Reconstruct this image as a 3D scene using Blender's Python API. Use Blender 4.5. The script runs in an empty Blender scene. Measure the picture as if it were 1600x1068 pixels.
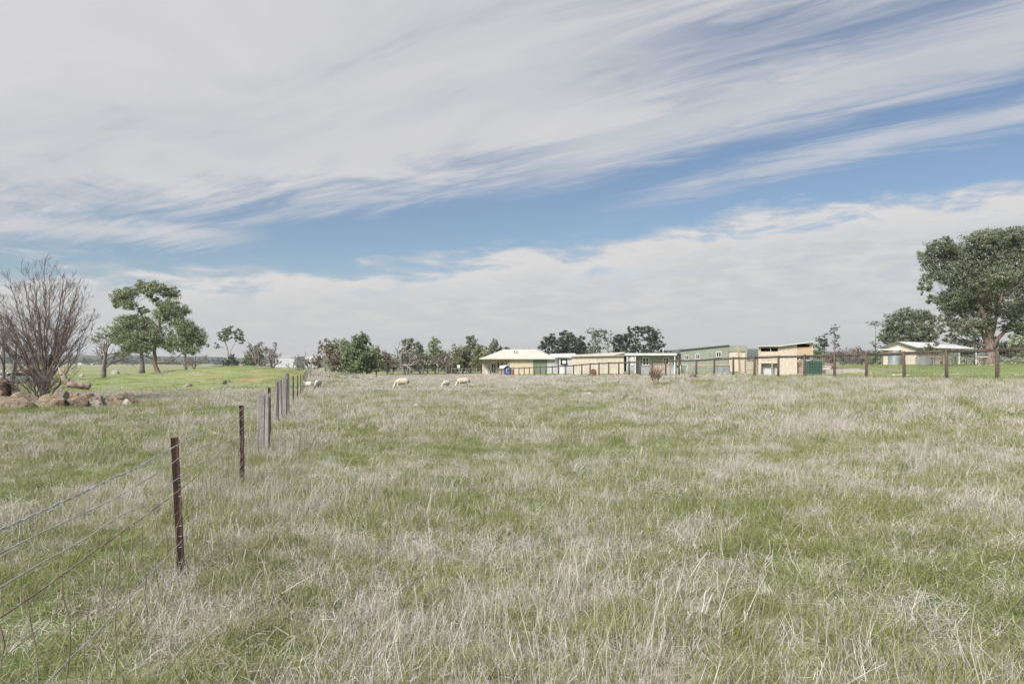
import bpy, math, random
import numpy as np
from mathutils import Vector, Matrix, Euler
S = bpy.context.scene
COL = S.collection
R = math.radians
# ------------------------------------------------------------------ camera
FPX = 1066.67            # focal length in photo pixels (24 mm on a 36 mm sensor, 1600 px wide)
CAMZ = 1.65
cam_d = bpy.data.cameras.new('camera'); cam = bpy.data.objects.new('camera', cam_d); COL.objects.link(cam)
cam_d.lens = 24; cam_d.sensor_width = 36; cam_d.shift_y = 0.020
cam_d.clip_start = 0.05; cam_d.clip_end = 30000
cam.location = (0, 0, CAMZ); cam.rotation_euler = (R(90), 0, 0)
S.camera = cam
S.view_settings.view_transform = 'Standard'; S.view_settings.look = 'None'
S.view_settings.exposure = 0.45; S.view_settings.gamma = 1.0
S.render.engine = 'CYCLES'
SUN_EL, SUN_AZ = 42.0, -140.0      # high thin cloud; sun behind and to the left of the camera (azimuth from +Y, clockwise)
# ------------------------------------------------------------------ sun
sd = bpy.data.lights.new('sun', 'SUN'); sd.energy = 4.5; sd.angle = R(18); sd.color = (1.0, 0.965, 0.92)
sun = bpy.data.objects.new('sun', sd); COL.objects.link(sun)
_sv = Vector((math.sin(R(SUN_AZ))*math.cos(R(SUN_EL)), math.cos(R(SUN_AZ))*math.cos(R(SUN_EL)), math.sin(R(SUN_EL))))
sun.rotation_euler = _sv.to_track_quat('Z', 'Y').to_euler()
# ------------------------------------------------------------------ node helper
class NT:
    def __init__(s, tree): s.t = tree; s.n = tree.nodes; s.l = tree.links
    def new(s, kind, **kw):
        n = s.n.new(kind)
        for k, v in kw.items():
            setattr(n, k, v)
        return n
    def link(s, a, b): s.l.new(a, b)
    def val(s, sock, v):
        if hasattr(v, 'is_output') or isinstance(v, bpy.types.NodeSocket): s.l.new(v, sock)
        else: sock.default_value = v
    def math(s, op, a, b=None, c=None, clamp=False):
        n = s.new('ShaderNodeMath', operation=op); n.use_clamp = clamp
        s.val(n.inputs[0], a)
        if b is not None: s.val(n.inputs[1], b)
        if c is not None: s.val(n.inputs[2], c)
        return n.outputs[0]
    def smooth(s, x, lo, hi, a=0.0, b=1.0):
        n = s.new('ShaderNodeMapRange', interpolation_type='SMOOTHSTEP')
        s.val(n.inputs[0], x); s.val(n.inputs[1], lo); s.val(n.inputs[2], hi); s.val(n.inputs[3], a); s.val(n.inputs[4], b)
        return n.outputs[0]
    def lin(s, x, lo, hi, a=0.0, b=1.0):
        n = s.new('ShaderNodeMapRange'); n.clamp = True
        s.val(n.inputs[0], x); s.val(n.inputs[1], lo); s.val(n.inputs[2], hi); s.val(n.inputs[3], a); s.val(n.inputs[4], b)
        return n.outputs[0]
    def mixc(s, f, a, b, blend='MIX'):
        n = s.new('ShaderNodeMix', data_type='RGBA', blend_type=blend)
        s.val(n.inputs[0], f)
        for i, v in ((6, a), (7, b)):
            if isinstance(v, (tuple, list)) and len(v) == 3: v = (*v, 1)
            s.val(n.inputs[i], v)
        return n.outputs[2]
    def noise(s, vec, scale, detail=4, rough=0.55, dist=0.0, lac=2.0):
        n = s.new('ShaderNodeTexNoise'); n.inputs['Scale'].default_value = scale; n.inputs['Detail'].default_value = detail
        n.inputs['Roughness'].default_value = rough; n.inputs['Distortion'].default_value = dist; n.inputs['Lacunarity'].default_value = lac
        if vec is not None: s.link(vec, n.inputs['Vector'])
        return n.outputs[0]
    def comb(s, x, y, z=0.0):
        n = s.new('ShaderNodeCombineXYZ'); s.val(n.inputs[0], x); s.val(n.inputs[1], y); s.val(n.inputs[2], z); return n.outputs[0]
    def mapping(s, vec, sc=(1,1,1), loc=(0,0,0), rot=(0,0,0)):
        n = s.new('ShaderNodeMapping'); s.link(vec, n.inputs[0]); n.inputs['Scale'].default_value = sc
        n.inputs['Location'].default_value = loc; n.inputs['Rotation'].default_value = rot; return n.outputs[0]
# ------------------------------------------------------------------ world: physical sky with high cirrus cloud
W = bpy.data.worlds.new('World'); S.world = W; W.use_nodes = True
t = NT(W.node_tree); t.n.clear()
sky = t.new('ShaderNodeTexSky', sky_type='NISHITA'); sky.sun_disc = False
sky.sun_elevation = R(SUN_EL); sky.sun_rotation = R(SUN_AZ); sky.air_density = 1.0; sky.dust_density = 0.6; sky.ozone_density = 2.0
tc = t.new('ShaderNodeTexCoord')
sep = t.new('ShaderNodeSeparateXYZ'); t.link(tc.outputs['Generated'], sep.inputs[0])
x, y, z = sep.outputs
az = t.math('MULTIPLY', t.math('ARCTAN2', x, y), 180/math.pi)             # degrees clockwise from +Y
el = t.math('MULTIPLY', t.math('ARCSINE', z), 180/math.pi)
zc = t.math('ADD', t.math('MAXIMUM', z, 0.0), 0.05)
px_, py_ = t.math('DIVIDE', x, zc), t.math('DIVIDE', y, zc)               # flat cloud deck overhead
WA = R(-56)                                                               # the wind has combed the cloud along this bearing
along = t.math('ADD', t.math('MULTIPLY', px_, math.sin(WA)), t.math('MULTIPLY', py_, math.cos(WA)))
across = t.math('SUBTRACT', t.math('MULTIPLY', px_, math.cos(WA)), t.math('MULTIPLY', py_, math.sin(WA)))
n_big = t.noise(t.comb(t.math('MULTIPLY', along, 0.35), across, 1.7), 0.55, 3, 0.5, 0.3)
n_mid = t.noise(t.comb(t.math('MULTIPLY', along, 0.42), across, 4.2), 1.7, 7, 0.62, 0.9)
n_fine = t.noise(t.comb(t.math('MULTIPLY', along, 0.22), t.math('MULTIPLY', across, 1.2), 9.0), 6.0, 9, 0.66, 1.0)
n_low = t.noise(t.comb(t.math('MULTIPLY', az, 0.30), el, 3.0), 0.42, 7, 0.6, 0.4)    # flat decks near the horizon
n_low2 = t.noise(t.comb(t.math('MULTIPLY', az, 0.22), el, 13.0), 1.3, 6, 0.6, 0.3)
def azcurve(pts):
    """elevation (deg) of a cloud edge as a function of bearing"""
    m = t.lin(az, -60.0, 60.0, 0.0, 1.0)
    fc = t.new('ShaderNodeFloatCurve'); t.link(m, fc.inputs['Value'])
    c = fc.mapping.curves[0]
    pts = [((a+60)/120, e/45) for a, e in pts]
    c.points[0].location = pts[0]; c.points[1].location = pts[-1]
    for p in pts[1:-1]: c.points.new(*p)
    fc.mapping.update()
    return t.math('MULTIPLY', fc.outputs[0], 45.0)
def pe(px, py):
    """bearing and elevation of a direction read off the photograph"""
    dx, dz = (px-800)/FPX, (566-py)/FPX
    return math.degrees(math.atan(dx)), math.degrees(math.atan(dz/math.hypot(1, dx)))
top_edge = azcurve([(-60, 10.5)] + [pe(*p) for p in ((0, 362), (200, 345), (400, 330), (600, 318), (800, 285), (1000, 240), (1150, 202), (1300, 160), (1450, 118), (1600, 80))] + [(60, 26)])
low_edge = azcurve([(-60, 9.5)] + [pe(*p) for p in ((0, 400), (120, 412), (300, 424), (450, 420), (600, 410), (800, 398), (960, 382), (1100, 350), (1300, 318), (1450, 305), (1600, 290))] + [(60, 14)])
# upper veil
d1 = t.math('SUBTRACT', el, top_edge)
d1n = t.math('ADD', d1, t.math('ADD', t.math('MULTIPLY', t.math('SUBTRACT', n_mid, 0.5), 9.0), t.math('MULTIPLY', t.math('SUBTRACT', n_fine, 0.5), 5.0)))
veil = t.smooth(d1n, -1.2, 3.4)
# veil thins towards the upper right
thin = t.smooth(az, -4.0, 36.0)
hole = t.smooth(t.math('ADD', n_big, t.math('MULTIPLY', n_mid, 0.75)), 0.70, 1.06)
thick = t.math('ADD', t.math('MULTIPLY', t.math('SUBTRACT', 1.0, thin), 0.86), t.math('MULTIPLY', hole, t.math('ADD', 0.28, t.math('MULTIPLY', thin, 0.62))))
thick = t.math('ADD', thick, t.math('MULTIPLY', t.smooth(n_fine, 0.35, 0.7), 0.16))
veil = t.math('MULTIPLY', veil, t.math('MINIMUM', thick, 1.0))
# the broad bright band that climbs to the right, and a thin wisp under it
def band(pts, w0, w1, k):
    e = azcurve(pts)
    d = t.math('SUBTRACT', el, e)
    dn = t.math('ADD', t.math('ABSOLUTE', d), t.math('MULTIPLY', t.math('SUBTRACT', n_fine, 0.5), k))
    return t.smooth(dn, w1, w0)
b1 = band([(-60, 14)] + [pe(*p) for p in ((300, 330), (700, 270), (900, 235), (1100, 180), (1300, 130), (1450, 95), (1600, 50))] + [(60, 30)], 0.4, 3.6, 5.0)
b1 = t.math('MULTIPLY', b1, t.smooth(az, -8.0, 8.0))
hb = band([(-60, 30)] + [pe(*p) for p in ((700, 150), (850, 122), (1000, 95), (1150, 72), (1300, 46), (1450, 24), (1600, 4))] + [(60, 33)], 0.6, 4.6, 6.0)
hb = t.math('MULTIPLY', hb, t.smooth(az, -2.0, 24.0))
veil = t.math('MULTIPLY', veil, t.math('SUBTRACT', 1.0, t.math('MULTIPLY', hb, t.smooth(n_fine, 0.75, 0.25, 0.45, 0.95))))
b2 = band([(-60, 3)] + [pe(*p) for p in ((700, 350), (960, 328), (1080, 295), (1200, 262), (1400, 215), (1600, 178))] + [(60, 22)], 0.0, 1.6, 3.6)
b2 = t.math('MULTIPLY', t.math('MULTIPLY', b2, t.smooth(az, 5.0, 16.0)), t.smooth(n_mid, 0.30, 0.62))
b3 = band([(-60, 8.4)] + [pe(*p) for p in ((0, 350), (180, 360), (420, 374), (700, 410))] + [(60, 4)], 0.0, 1.5, 3.0)
b3 = t.math('MULTIPLY', t.math('MULTIPLY', b3, t.smooth(az, -18.0, -27.0)), 0.85)
up = t.math('MAXIMUM', t.math('MAXIMUM', veil, t.math('MULTIPLY', b1, 0.85)), t.math('MAXIMUM', t.math('MULTIPLY', b2, 0.72), b3))
# low deck to the horizon
d2 = t.math('SUBTRACT', low_edge, el)
d2n = t.math('ADD', d2, t.math('ADD', t.math('MULTIPLY', t.math('SUBTRACT', n_low, 0.5), 6.5), t.math('MULTIPLY', t.math('SUBTRACT', n_low2, 0.5), 4.0)))
low = t.smooth(d2n, -0.9, 1.5)
low = t.math('MULTIPLY', low, t.math('SUBTRACT', 0.97, t.math('MULTIPLY', t.math('MULTIPLY', t.smooth(n_low, 0.52, 0.36), t.smooth(d2, 5.0, 1.0)), 0.55)))
cover = t.math('MAXIMUM', up, low)
cover = t.math('MULTIPLY', cover, 0.96)
# cloud brightness: thin cloud is bright, thick parts grey; faint blue-grey banding low down
sh = t.math('ADD', t.math('MULTIPLY', n_mid, 0.6), t.math('MULTIPLY', n_big, 0.4))
c_up = t.mixc(t.smooth(sh, 0.36, 0.64), (5.7, 5.85, 6.15), (6.9, 6.8, 6.95))
c_low = t.mixc(t.smooth(n_low2, 0.36, 0.66), (5.9, 5.95, 6.15), (7.0, 6.85, 6.7))
c_edge = t.mixc(t.math('MULTIPLY', t.smooth(d2n, 0.2, 1.0), t.smooth(d2n, 3.4, 1.2)), c_low, (7.6, 7.35, 7.15))
c_cl = t.mixc(low, c_up, c_edge)
# the blue of the sky
skyb = t.mixc(1.0, sky.outputs[0], (1.0, 1.0, 1.0), 'MULTIPLY')
final = t.mixc(cover, skyb, c_cl)
# overall milky air near the horizon
final = t.mixc(t.smooth(el, 7.0, -1.0, 0.0, 0.75), final, (6.0, 6.0, 6.05))
bg = t.new('ShaderNodeBackground'); bg.inputs[1].default_value = 0.073
t.link(final, bg.inputs[0])
out = t.new('ShaderNodeOutputWorld'); t.link(bg.outputs[0], out.inputs[0])
# ------------------------------------------------------------------ terrain
def _hash(ix, iy, seed):
    n = (ix.astype(np.int64)*374761393 + iy.astype(np.int64)*668265263 + seed*974634777) & 0x7fffffff
    n = ((n ^ (n >> 13))*1274126177) & 0x7fffffff
    return ((n ^ (n >> 16)) & 0xffff)/65535.0
def vnoise(x, y, seed=0):
    x = np.asarray(x, float); y = np.asarray(y, float)
    ix = np.floor(x); iy = np.floor(y); fx = x-ix; fy = y-iy
    fx = fx*fx*(3-2*fx); fy = fy*fy*(3-2*fy)
    a = _hash(ix, iy, seed); b = _hash(ix+1, iy, seed); c = _hash(ix, iy+1, seed); d = _hash(ix+1, iy+1, seed)
    return (a*(1-fx)+b*fx)*(1-fy)+(c*(1-fx)+d*fx)*fy
def fbm(x, y, sc, oct=4, seed=0, gain=0.5):
    x = np.asarray(x, float)*sc; y = np.asarray(y, float)*sc
    r = 0; a = 1; tot = 0
    for i in range(oct):
        r = r + a*vnoise(x, y, seed+i*17); tot += a; a *= gain; x = x*2.03+5.1; y = y*2.03+1.7
    return r/tot
def sstep(a, b, v):
    t_ = np.clip((v-a)/(b-a), 0, 1); return t_*t_*(3-2*t_)
def H(x, y):
    x = np.asarray(x, float); y = np.asarray(y, float)
    yy = np.clip(y-8, 0, 140)
    h = 0.035*np.clip(x, 0, 52) + 0.008*np.clip(x+6, -60, 0) - 0.006*yy
    h = h + 1.65*np.exp(-((x+28)/12.0)**2 - ((y-68)/10.0)**2)
    h = h + 0.35*np.exp(-((x+17)/6.0)**2 - ((y-60)/8.0)**2)
    h = h - 0.35*np.exp(-((x+30)/9.0)**2 - ((y-48)/3.0)**2)
    u_ = x-(20.5-(y-28.8)*0.2375)
    h = h + 0.29*sstep(1, 13, x)*(1-sstep(2, 12, u_))*sstep(8, 26, y)
    f = np.clip((200-np.hypot(x, y))/150, 0, 1)*sstep(4, 26, np.hypot(x, y))
    h = h + 0.5*(fbm(x, y, 0.22, 3, 41)-0.5)*sstep(-12, -18, x)*sstep(44, 52, y)*(1-sstep(80, 100, y))
    h = h + f*(0.16*(fbm(x, y, 0.13, 2, 5)-0.5) + 0.08*(fbm(x, y, 0.8, 2, 9)-0.5))
    return h
def h1(x, y): return float(H(x, y))
def X_(px, d): return (px-800)/FPX*d
def hit(px, py, dmin=2.0, dmax=400.0):
    """distance (along +Y) at which the photograph's line of sight meets the terrain"""
    d = dmin
    while d < dmax:
        z = CAMZ - (py-566)/FPX*d
        if z <= h1(X_(px, d), d): return d
        d *= 1.01
    return dmax
def ztop(py, d): return CAMZ + (566-py)/FPX*d
# field fences (both built further down)
def left_fence_x(y): return -2.56-(y-5.3)*0.282
def right_fence_x(y): return 20.5-(y-28.8)*0.2375
def sstep(a, b, v):
    t_ = np.clip((v-a)/(b-a), 0, 1); return t_*t_*(3-2*t_)
def dryness(x, y):
    """0 green ... 1 dead straw"""
    n = fbm(x*1.0, y*0.8, 0.45, 4, 31, 0.6); n2 = fbm(x, y, 0.09, 3, 77)
    d = sstep(0.36, 0.64, n*0.62+n2*0.38)
    left = x < left_fence_x(y)
    dl = d*(1-sstep(36, 50, y + 8*(fbm(x, y, 0.12, 2, 3)-0.5)))
    dl = np.maximum(dl, 0.9*np.exp(-((y-42-(-x-12)*0.15)/6.0)**2)*sstep(-34, -26, x)*d*1.2)
    d = np.where(left, dl, d)
    mid = d*(1-0.75*sstep(95, 112, y)*sstep(-4, -14, x))
    d = np.where(left, d, mid)
    d = np.maximum(d, 0.95*np.exp(-((x-left_fence_x(y)-0.45)/0.75)**2)*(y < 45)*(y > 4))
    d = np.where(~left & (y > 45), np.minimum(1, d*1.0+0.25*sstep(45, 80, y)*(1-sstep(95, 110, y)*sstep(-4, -14, x))), d)
    return d
def lawnness(x, y):
    a = sstep(0.0, 0.8, x-right_fence_x(y))*(y > 12)
    b = (x < left_fence_x(y))*sstep(44, 56, y + 8*(fbm(x, y, 0.12, 2, 3)-0.5))
    c = sstep(135, 150, y)
    return np.clip(np.maximum(np.maximum(a, b), c), 0, 1)
def dirt(x, y):
    n = fbm(x, y, 0.5, 3, 12)
    d = np.exp(-((x+20.5)/5.5)**2 - ((y-57)/2.6)**2)*sstep(0.40, 0.62, n)
    d = d + np.exp(-((x+24)/5.0)**2 - ((y-62)/2.0)**2)*sstep(0.45, 0.62, n)*0.8
    d = d + 0.7*np.exp(-((x+33)/8.0)**2 - ((y-51)/1.4)**2)*sstep(0.3, 0.6, n)
    d = d + 0.8*sstep(85, 98, y)*(1-sstep(118, 130, y))*sstep(-9, -4, x)*(1-sstep(2, 5, x-right_fence_x(y)))*sstep(0.25, 0.6, n)
    return np.clip(d, 0, 1)
# ------------------------------------------------------------------ mesh helpers
def tag(o, label=None, cat=None, group=None, kind=None):
    if label: o['label'] = label
    if cat: o['category'] = cat
    if group: o['group'] = group
    if kind: o['kind'] = kind
    return o
def thing(name, label, cat, loc=(0, 0, 0), rz=0.0, group=None):
    o = bpy.data.objects.new(name, None); COL.objects.link(o); o.empty_display_size = 0.3
    o.location = loc; o.rotation_euler = (0, 0, rz)
    return tag(o, label, cat, group)
class MB:
    def __init__(s): s.v = []; s.f = []; s.sm = []
    def add(s, vs, fs, smooth=False):
        k = len(s.v); s.v += [tuple(p) for p in vs]; s.f += [tuple(i+k for i in f) for f in fs]; s.sm += [smooth]*len(fs); return s
    def box(s, x0, x1, y0, y1, z0, z1):
        return s.add([(x0,y0,z0),(x1,y0,z0),(x1,y1,z0),(x0,y1,z0),(x0,y0,z1),(x1,y0,z1),(x1,y1,z1),(x0,y1,z1)],
                     [(0,3,2,1),(4,5,6,7),(0,1,5,4),(1,2,6,5),(2,3,7,6),(3,0,4,7)])
    def prism(s, poly, y0, y1):
        """polygon in x,z swept along y"""
        n = len(poly)
        vs = [(p[0], y0, p[1]) for p in poly]+[(p[0], y1, p[1]) for p in poly]
        fs = [tuple(range(n)), tuple(range(2*n-1, n-1, -1))]+[(i, i+n, (i+1) % n+n, (i+1) % n) for i in range(n)]
        return s.add(vs, fs)
    def bar(s, a, b, w, h=None):
        """square-section bar from a to b"""
        a = Vector(a); b = Vector(b); d = (b-a).normalized(); h = h or w
        u = d.cross(Vector((0, 0, 1)));  u = Vector((1, 0, 0)) if u.length < 1e-3 else u.normalized(); v = u.cross(d)
        vs = [p+u*(i*w/2)+v*(j*h/2) for p in (a, b) for i, j in ((-1,-1),(1,-1),(1,1),(-1,1))]
        return s.add(vs, [(0,3,2,1),(4,5,6,7),(0,1,5,4),(1,2,6,5),(2,3,7,6),(3,0,4,7)])
    def tube(s, pts, rad, n=6, cap=True, smooth=True, jit=0.0, rnd=None):
        pts = [Vector(p) for p in pts]
        if not isinstance(rad, (list, tuple)): rad = [rad]*len(pts)
        k = len(s.v); prev = None
        for i, p in enumerate(pts):
            d = (pts[min(i+1, len(pts)-1)]-pts[max(i-1, 0)])
            d = d.normalized() if d.length > 1e-9 else Vector((0, 0, 1))
            if prev is None:
                u = d.cross(Vector((0.13, 0.99, 0.05))).normalized()
            else:
                u = prev-d*prev.dot(d); u = u.normalized() if u.length > 1e-6 else d.orthogonal().normalized()
            prev = u; w = d.cross(u)
            for j in range(n):
                a = 2*math.pi*j/n; r = rad[i]*(1+(rnd.uniform(-jit, jit) if rnd else 0))
                s.v.append(tuple(p+u*(math.cos(a)*r)+w*(math.sin(a)*r)))
        for i in range(len(pts)-1):
            for j in range(n):
                a = k+i*n+j; b = k+i*n+(j+1) % n
                s.f.append((a, b, b+n, a+n)); s.sm.append(smooth)
        if cap:
            s.f.append(tuple(k+j for j in range(n))[::-1]); s.sm.append(False)
            e = k+(len(pts)-1)*n; s.f.append(tuple(e+j for j in range(n))); s.sm.append(False)
        return s
    def build(s, name, mat, parent=None, loc=None):
        me = bpy.data.meshes.new(name); me.from_pydata(s.v, [], s.f)
        me.polygons.foreach_set('use_smooth', s.sm)
        me.materials.append(mat); me.update()
        o = bpy.data.objects.new(name, me); COL.objects.link(o)
        if parent: o.parent = parent
        if loc: o.location = loc
        return o
def fast_mesh(name, V, F, mat, parent=None, attr=None, smooth=False, link=True):
    """V (n,3), F (m,3 or 4) numpy"""
    me = bpy.data.meshes.new(name); k = F.shape[1]
    me.vertices.add(len(V)); me.vertices.foreach_set('co', V.astype(np.float32).ravel())
    me.loops.add(F.size); me.loops.foreach_set('vertex_index', F.astype(np.int32).ravel())
    me.polygons.add(len(F)); me.polygons.foreach_set('loop_start', np.arange(0, F.size, k, dtype=np.int32))
    me.polygons.foreach_set('loop_total', np.full(len(F), k, dtype=np.int32))
    me.polygons.foreach_set('use_smooth', np.full(len(F), smooth))
    if attr:
        for nm, arr in attr.items():
            if arr.ndim == 1:
                a = me.attributes.new(nm, 'FLOAT', 'POINT'); a.data.foreach_set('value', arr.astype(np.float32))
            else:
                a = me.attributes.new(nm, 'FLOAT_COLOR', 'POINT')
                a.data.foreach_set('color', np.concatenate([arr, np.ones((len(arr), 1))], 1).astype(np.float32).ravel())
    me.materials.append(mat); me.update(calc_edges=True)
    o = bpy.data.objects.new(name, me)
    if link: COL.objects.link(o)
    if parent: o.parent = parent
    return o
def copy_tree(o, parent=None):
    c = o.copy(); COL.objects.link(c); c.parent = parent
    for ch in list(o.children): copy_tree(ch, c)
    return c
# ------------------------------------------------------------------ materials
def mat(name, col, rough=0.85, col2=None, nscale=3.0, namt=1.0, bump=0.0, bscale=30.0, metal=0.0, stretch=(1,1,1), spec=0.3, col3=None, contrast=(0.38, 0.62), coords='Object'):
    m = bpy.data.materials.new(name); m.use_nodes = True; t = NT(m.node_tree)
    b = t.n['Principled BSDF']; b.inputs['Roughness'].default_value = rough; b.inputs['Metallic'].default_value = metal
    b.inputs['Specular IOR Level'].default_value = spec
    tc = t.new('ShaderNodeTexCoord'); v = t.mapping(tc.outputs[coords], stretch)
    c = (*col, 1)
    if col2:
        c = t.mixc(t.math('MULTIPLY', t.smooth(t.noise(v, nscale, 6, 0.62), contrast[0], contrast[1]), namt), col, col2)
    if col3:
        c = t.mixc(t.smooth(t.noise(v, nscale*3.7, 5, 0.6), 0.52, 0.70), c, col3)
    t.val(b.inputs['Base Color'], c)
    if bump:
        bn = t.new('ShaderNodeBump'); bn.inputs['Strength'].default_value = bump; bn.inputs['Distance'].default_value = 0.02
        t.link(t.noise(v, bscale, 6, 0.6), bn.inputs['Height']); t.link(bn.outputs[0], b.inputs['Normal'])
    return m
def leafmat(name, dark, light, dead=None, transl=0.25):
    """foliage: colour varies leaf by leaf through the 'tone' attribute and in clumps by position"""
    m = bpy.data.materials.new(name); m.use_nodes = True; t = NT(m.node_tree); t.n.clear()
    at = t.new('ShaderNodeAttribute', attribute_name='tone')
    tc = t.new('ShaderNodeTexCoord')
    k = t.math('ADD', t.math('MULTIPLY', at.outputs['Fac'], 0.65), t.math('MULTIPLY', t.noise(tc.outputs['Object'], 0.9, 3), 0.45))
    c = t.mixc(t.smooth(k, 0.2, 0.85), dark, light)
    if dead: c = t.mixc(t.smooth(at.outputs['Fac'], 0.90, 0.97), c, dead)
    d = t.new('ShaderNodeBsdfDiffuse'); t.val(d.inputs[0], c)
    tr = t.new('ShaderNodeBsdfTranslucent'); t.val(tr.inputs[0], c)
    mx = t.new('ShaderNodeMixShader'); mx.inputs[0].default_value = transl
    t.link(d.outputs[0], mx.inputs[1]); t.link(tr.outputs[0], mx.inputs[2])
    gl = t.new('ShaderNodeBsdfGlossy'); gl.inputs['Roughness'].default_value = 0.45; gl.inputs[0].default_value = (0.9, 0.95, 0.9, 1)
    m2 = t.new('ShaderNodeMixShader'); m2.inputs[0].default_value = 0.035
    t.link(mx.outputs[0], m2.inputs[1]); t.link(gl.outputs[0], m2.inputs[2])
    o = t.new('ShaderNodeOutputMaterial'); t.link(m2.outputs[0], o.inputs[0])
    return m
# ------------------------------------------------------------------ ground sheet, out to the horizon
def ground_material():
    m = bpy.data.materials.new('pasture'); m.use_nodes = True; t = NT(m.node_tree); b = t.n['Principled BSDF']
    b.inputs['Roughness'].default_value = 0.95; b.inputs['Specular IOR Level'].default_value = 0.1
    geo = t.new('ShaderNodeNewGeometry'); P = geo.outputs['Position']
    def A(n): return t.new('ShaderNodeAttribute', attribute_name=n).outputs['Fac']
    fine = t.noise(P, 9.0, 6, 0.7); mid = t.noise(P, 0.9, 5, 0.6); big = t.noise(P, 0.05, 4, 0.55); far = t.noise(t.mapping(P, (0.004, 0.02, 0.01)), 1.0, 5, 0.6)
    green = t.mixc(t.smooth(mid, 0.35, 0.65), (0.085, 0.12, 0.035), (0.15, 0.19, 0.065))
    green = t.mixc(t.smooth(fine, 0.45, 0.75), green, (0.30, 0.28, 0.16))
    straw = t.mixc(t.smooth(fine, 0.35, 0.65), (0.14, 0.135, 0.07), (0.28, 0.26, 0.17))
    c = t.mixc(t.smooth(t.math('ADD', A('dry'), t.math('MULTIPLY', t.math('SUBTRACT', mid, 0.5), 0.7)), 0.15, 0.95), green, straw)
    lawn = t.mixc(t.smooth(t.math('ADD', t.math('MULTIPLY', mid, 0.5), t.math('MULTIPLY', big, 0.5)), 0.38, 0.62), (0.15, 0.205, 0.065), (0.23, 0.28, 0.115))
    lawn = t.mixc(t.math('MULTIPLY', t.smooth(fine, 0.5, 0.8), 0.5), lawn, (0.27, 0.26, 0.14))
    patch = t.noise(P, 0.28, 6, 0.7, 0.6); lawn = t.mixc(t.math('MULTIPLY', t.smooth(patch, 0.48, 0.66), 0.55), lawn, (0.30, 0.275, 0.17))
    c = t.mixc(A('lawn'), c, lawn)
    dirtc = t.mixc(t.smooth(fine, 0.3, 0.7), (0.33, 0.19, 0.11), (0.50, 0.35, 0.22))
    c = t.mixc(t.math('MULTIPLY', A('dirt'), 0.85), c, dirtc)
    farc = t.mixc(t.smooth(far, 0.40, 0.62), (0.16, 0.21, 0.08), (0.34, 0.31, 0.20))
    c = t.mixc(A('far'), c, farc)
    t.val(b.inputs['Base Color'], c)
    bn = t.new('ShaderNodeBump'); bn.inputs['Strength'].default_value = 0.6; bn.inputs['Distance'].default_value = 0.05
    t.link(fine, bn.inputs['Height']); t.link(bn.outputs[0], b.inputs['Normal'])
    return m
GROUND = ground_material()
NA, NR = 540, 260
rad = np.concatenate([[0.0], 0.6*(12000/0.6)**(np.linspace(0, 1, NR)**1.05)])
ang = np.linspace(0, 2*np.pi, NA, endpoint=False)
ang = ang - 0.55*np.sin(ang)                # finer towards +Y
V = [np.array([[0, 0, h1(0, 0)]])]
for r_ in rad[1:]:
    x_ = r_*np.sin(ang); y_ = r_*np.cos(ang)
    V.append(np.stack([x_, y_, H(x_, y_)], 1))
V = np.concatenate(V)
F = []
i = np.arange(NA); j = (i+1) % NA
for k in range(len(rad)-2):
    a = 1+k*NA
    F.append(np.stack([a+i, a+NA+i, a+NA+j, a+j], 1))
F = np.concatenate(F)[:, ::-1]
x_, y_ = V[:, 0], V[:, 1]
rr_ = np.hypot(x_, y_)
V = np.concatenate([V]); 
g = fast_mesh('ground', V, F, GROUND, attr=dict(dry=dryness(x_, y_), lawn=lawnness(x_, y_), dirt=dirt(x_, y_), far=sstep(170, 260, rr_)), smooth=True)
# close the hub round the camera's foot
hub = MB(); 
import bmesh
bm = bmesh.new(); bm.from_mesh(g.data); bm.verts.ensure_lookup_table()
for q in range(NA): bm.faces.new((bm.verts[0], bm.verts[1+(q+1) % NA], bm.verts[1+q])).smooth = True
bmesh.ops.recalc_face_normals(bm, faces=bm.faces)
bm.to_mesh(g.data); bm.free()
tag(g, kind='structure')
# ------------------------------------------------------------------ grass: tufts of real blades, scattered
def blade_mat(name, pal_dark, pal_light, transl, rnd_dark):
    m = bpy.data.materials.new(name); m.use_nodes = True; t = NT(m.node_tree); t.n.clear()
    at = t.new('ShaderNodeAttribute', attribute_name='tone')
    oi = t.new('ShaderNodeObjectInfo')
    geo = t.new('ShaderNodeNewGeometry')
    big = t.noise(t.mapping(geo.outputs['Position'], (1, 1, 0.2)), 0.35, 4, 0.6)
    k = t.math('ADD', t.math('MULTIPLY', at.outputs['Fac'], 0.75), t.math('MULTIPLY', oi.outputs['Random'], 0.25))
    c = t.mixc(k, pal_dark, pal_light)
    c = t.mixc(t.smooth(big, 0.42, 0.66), c, t.mixc(0.5, c, rnd_dark))
    d = t.new('ShaderNodeBsdfDiffuse'); t.val(d.inputs[0], c)
    tr = t.new('ShaderNodeBsdfTranslucent'); t.val(tr.inputs[0], c)
    mx = t.new('ShaderNodeMixShader'); mx.inputs[0].default_value = transl
    t.link(d.outputs[0], mx.inputs[1]); t.link(tr.outputs[0], mx.inputs[2])
    o = t.new('ShaderNodeOutputMaterial'); t.link(mx.outputs[0], o.inputs[0])
    return m
M_GREEN = blade_mat('green_blades', (0.135, 0.165, 0.055), (0.385, 0.415, 0.175), 0.36, (0.34, 0.33, 0.13))
M_DRY = blade_mat('dead_straw', (0.225, 0.190, 0.155), (0.870, 0.820, 0.755), 0.24, (0.55, 0.51, 0.455))
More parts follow.
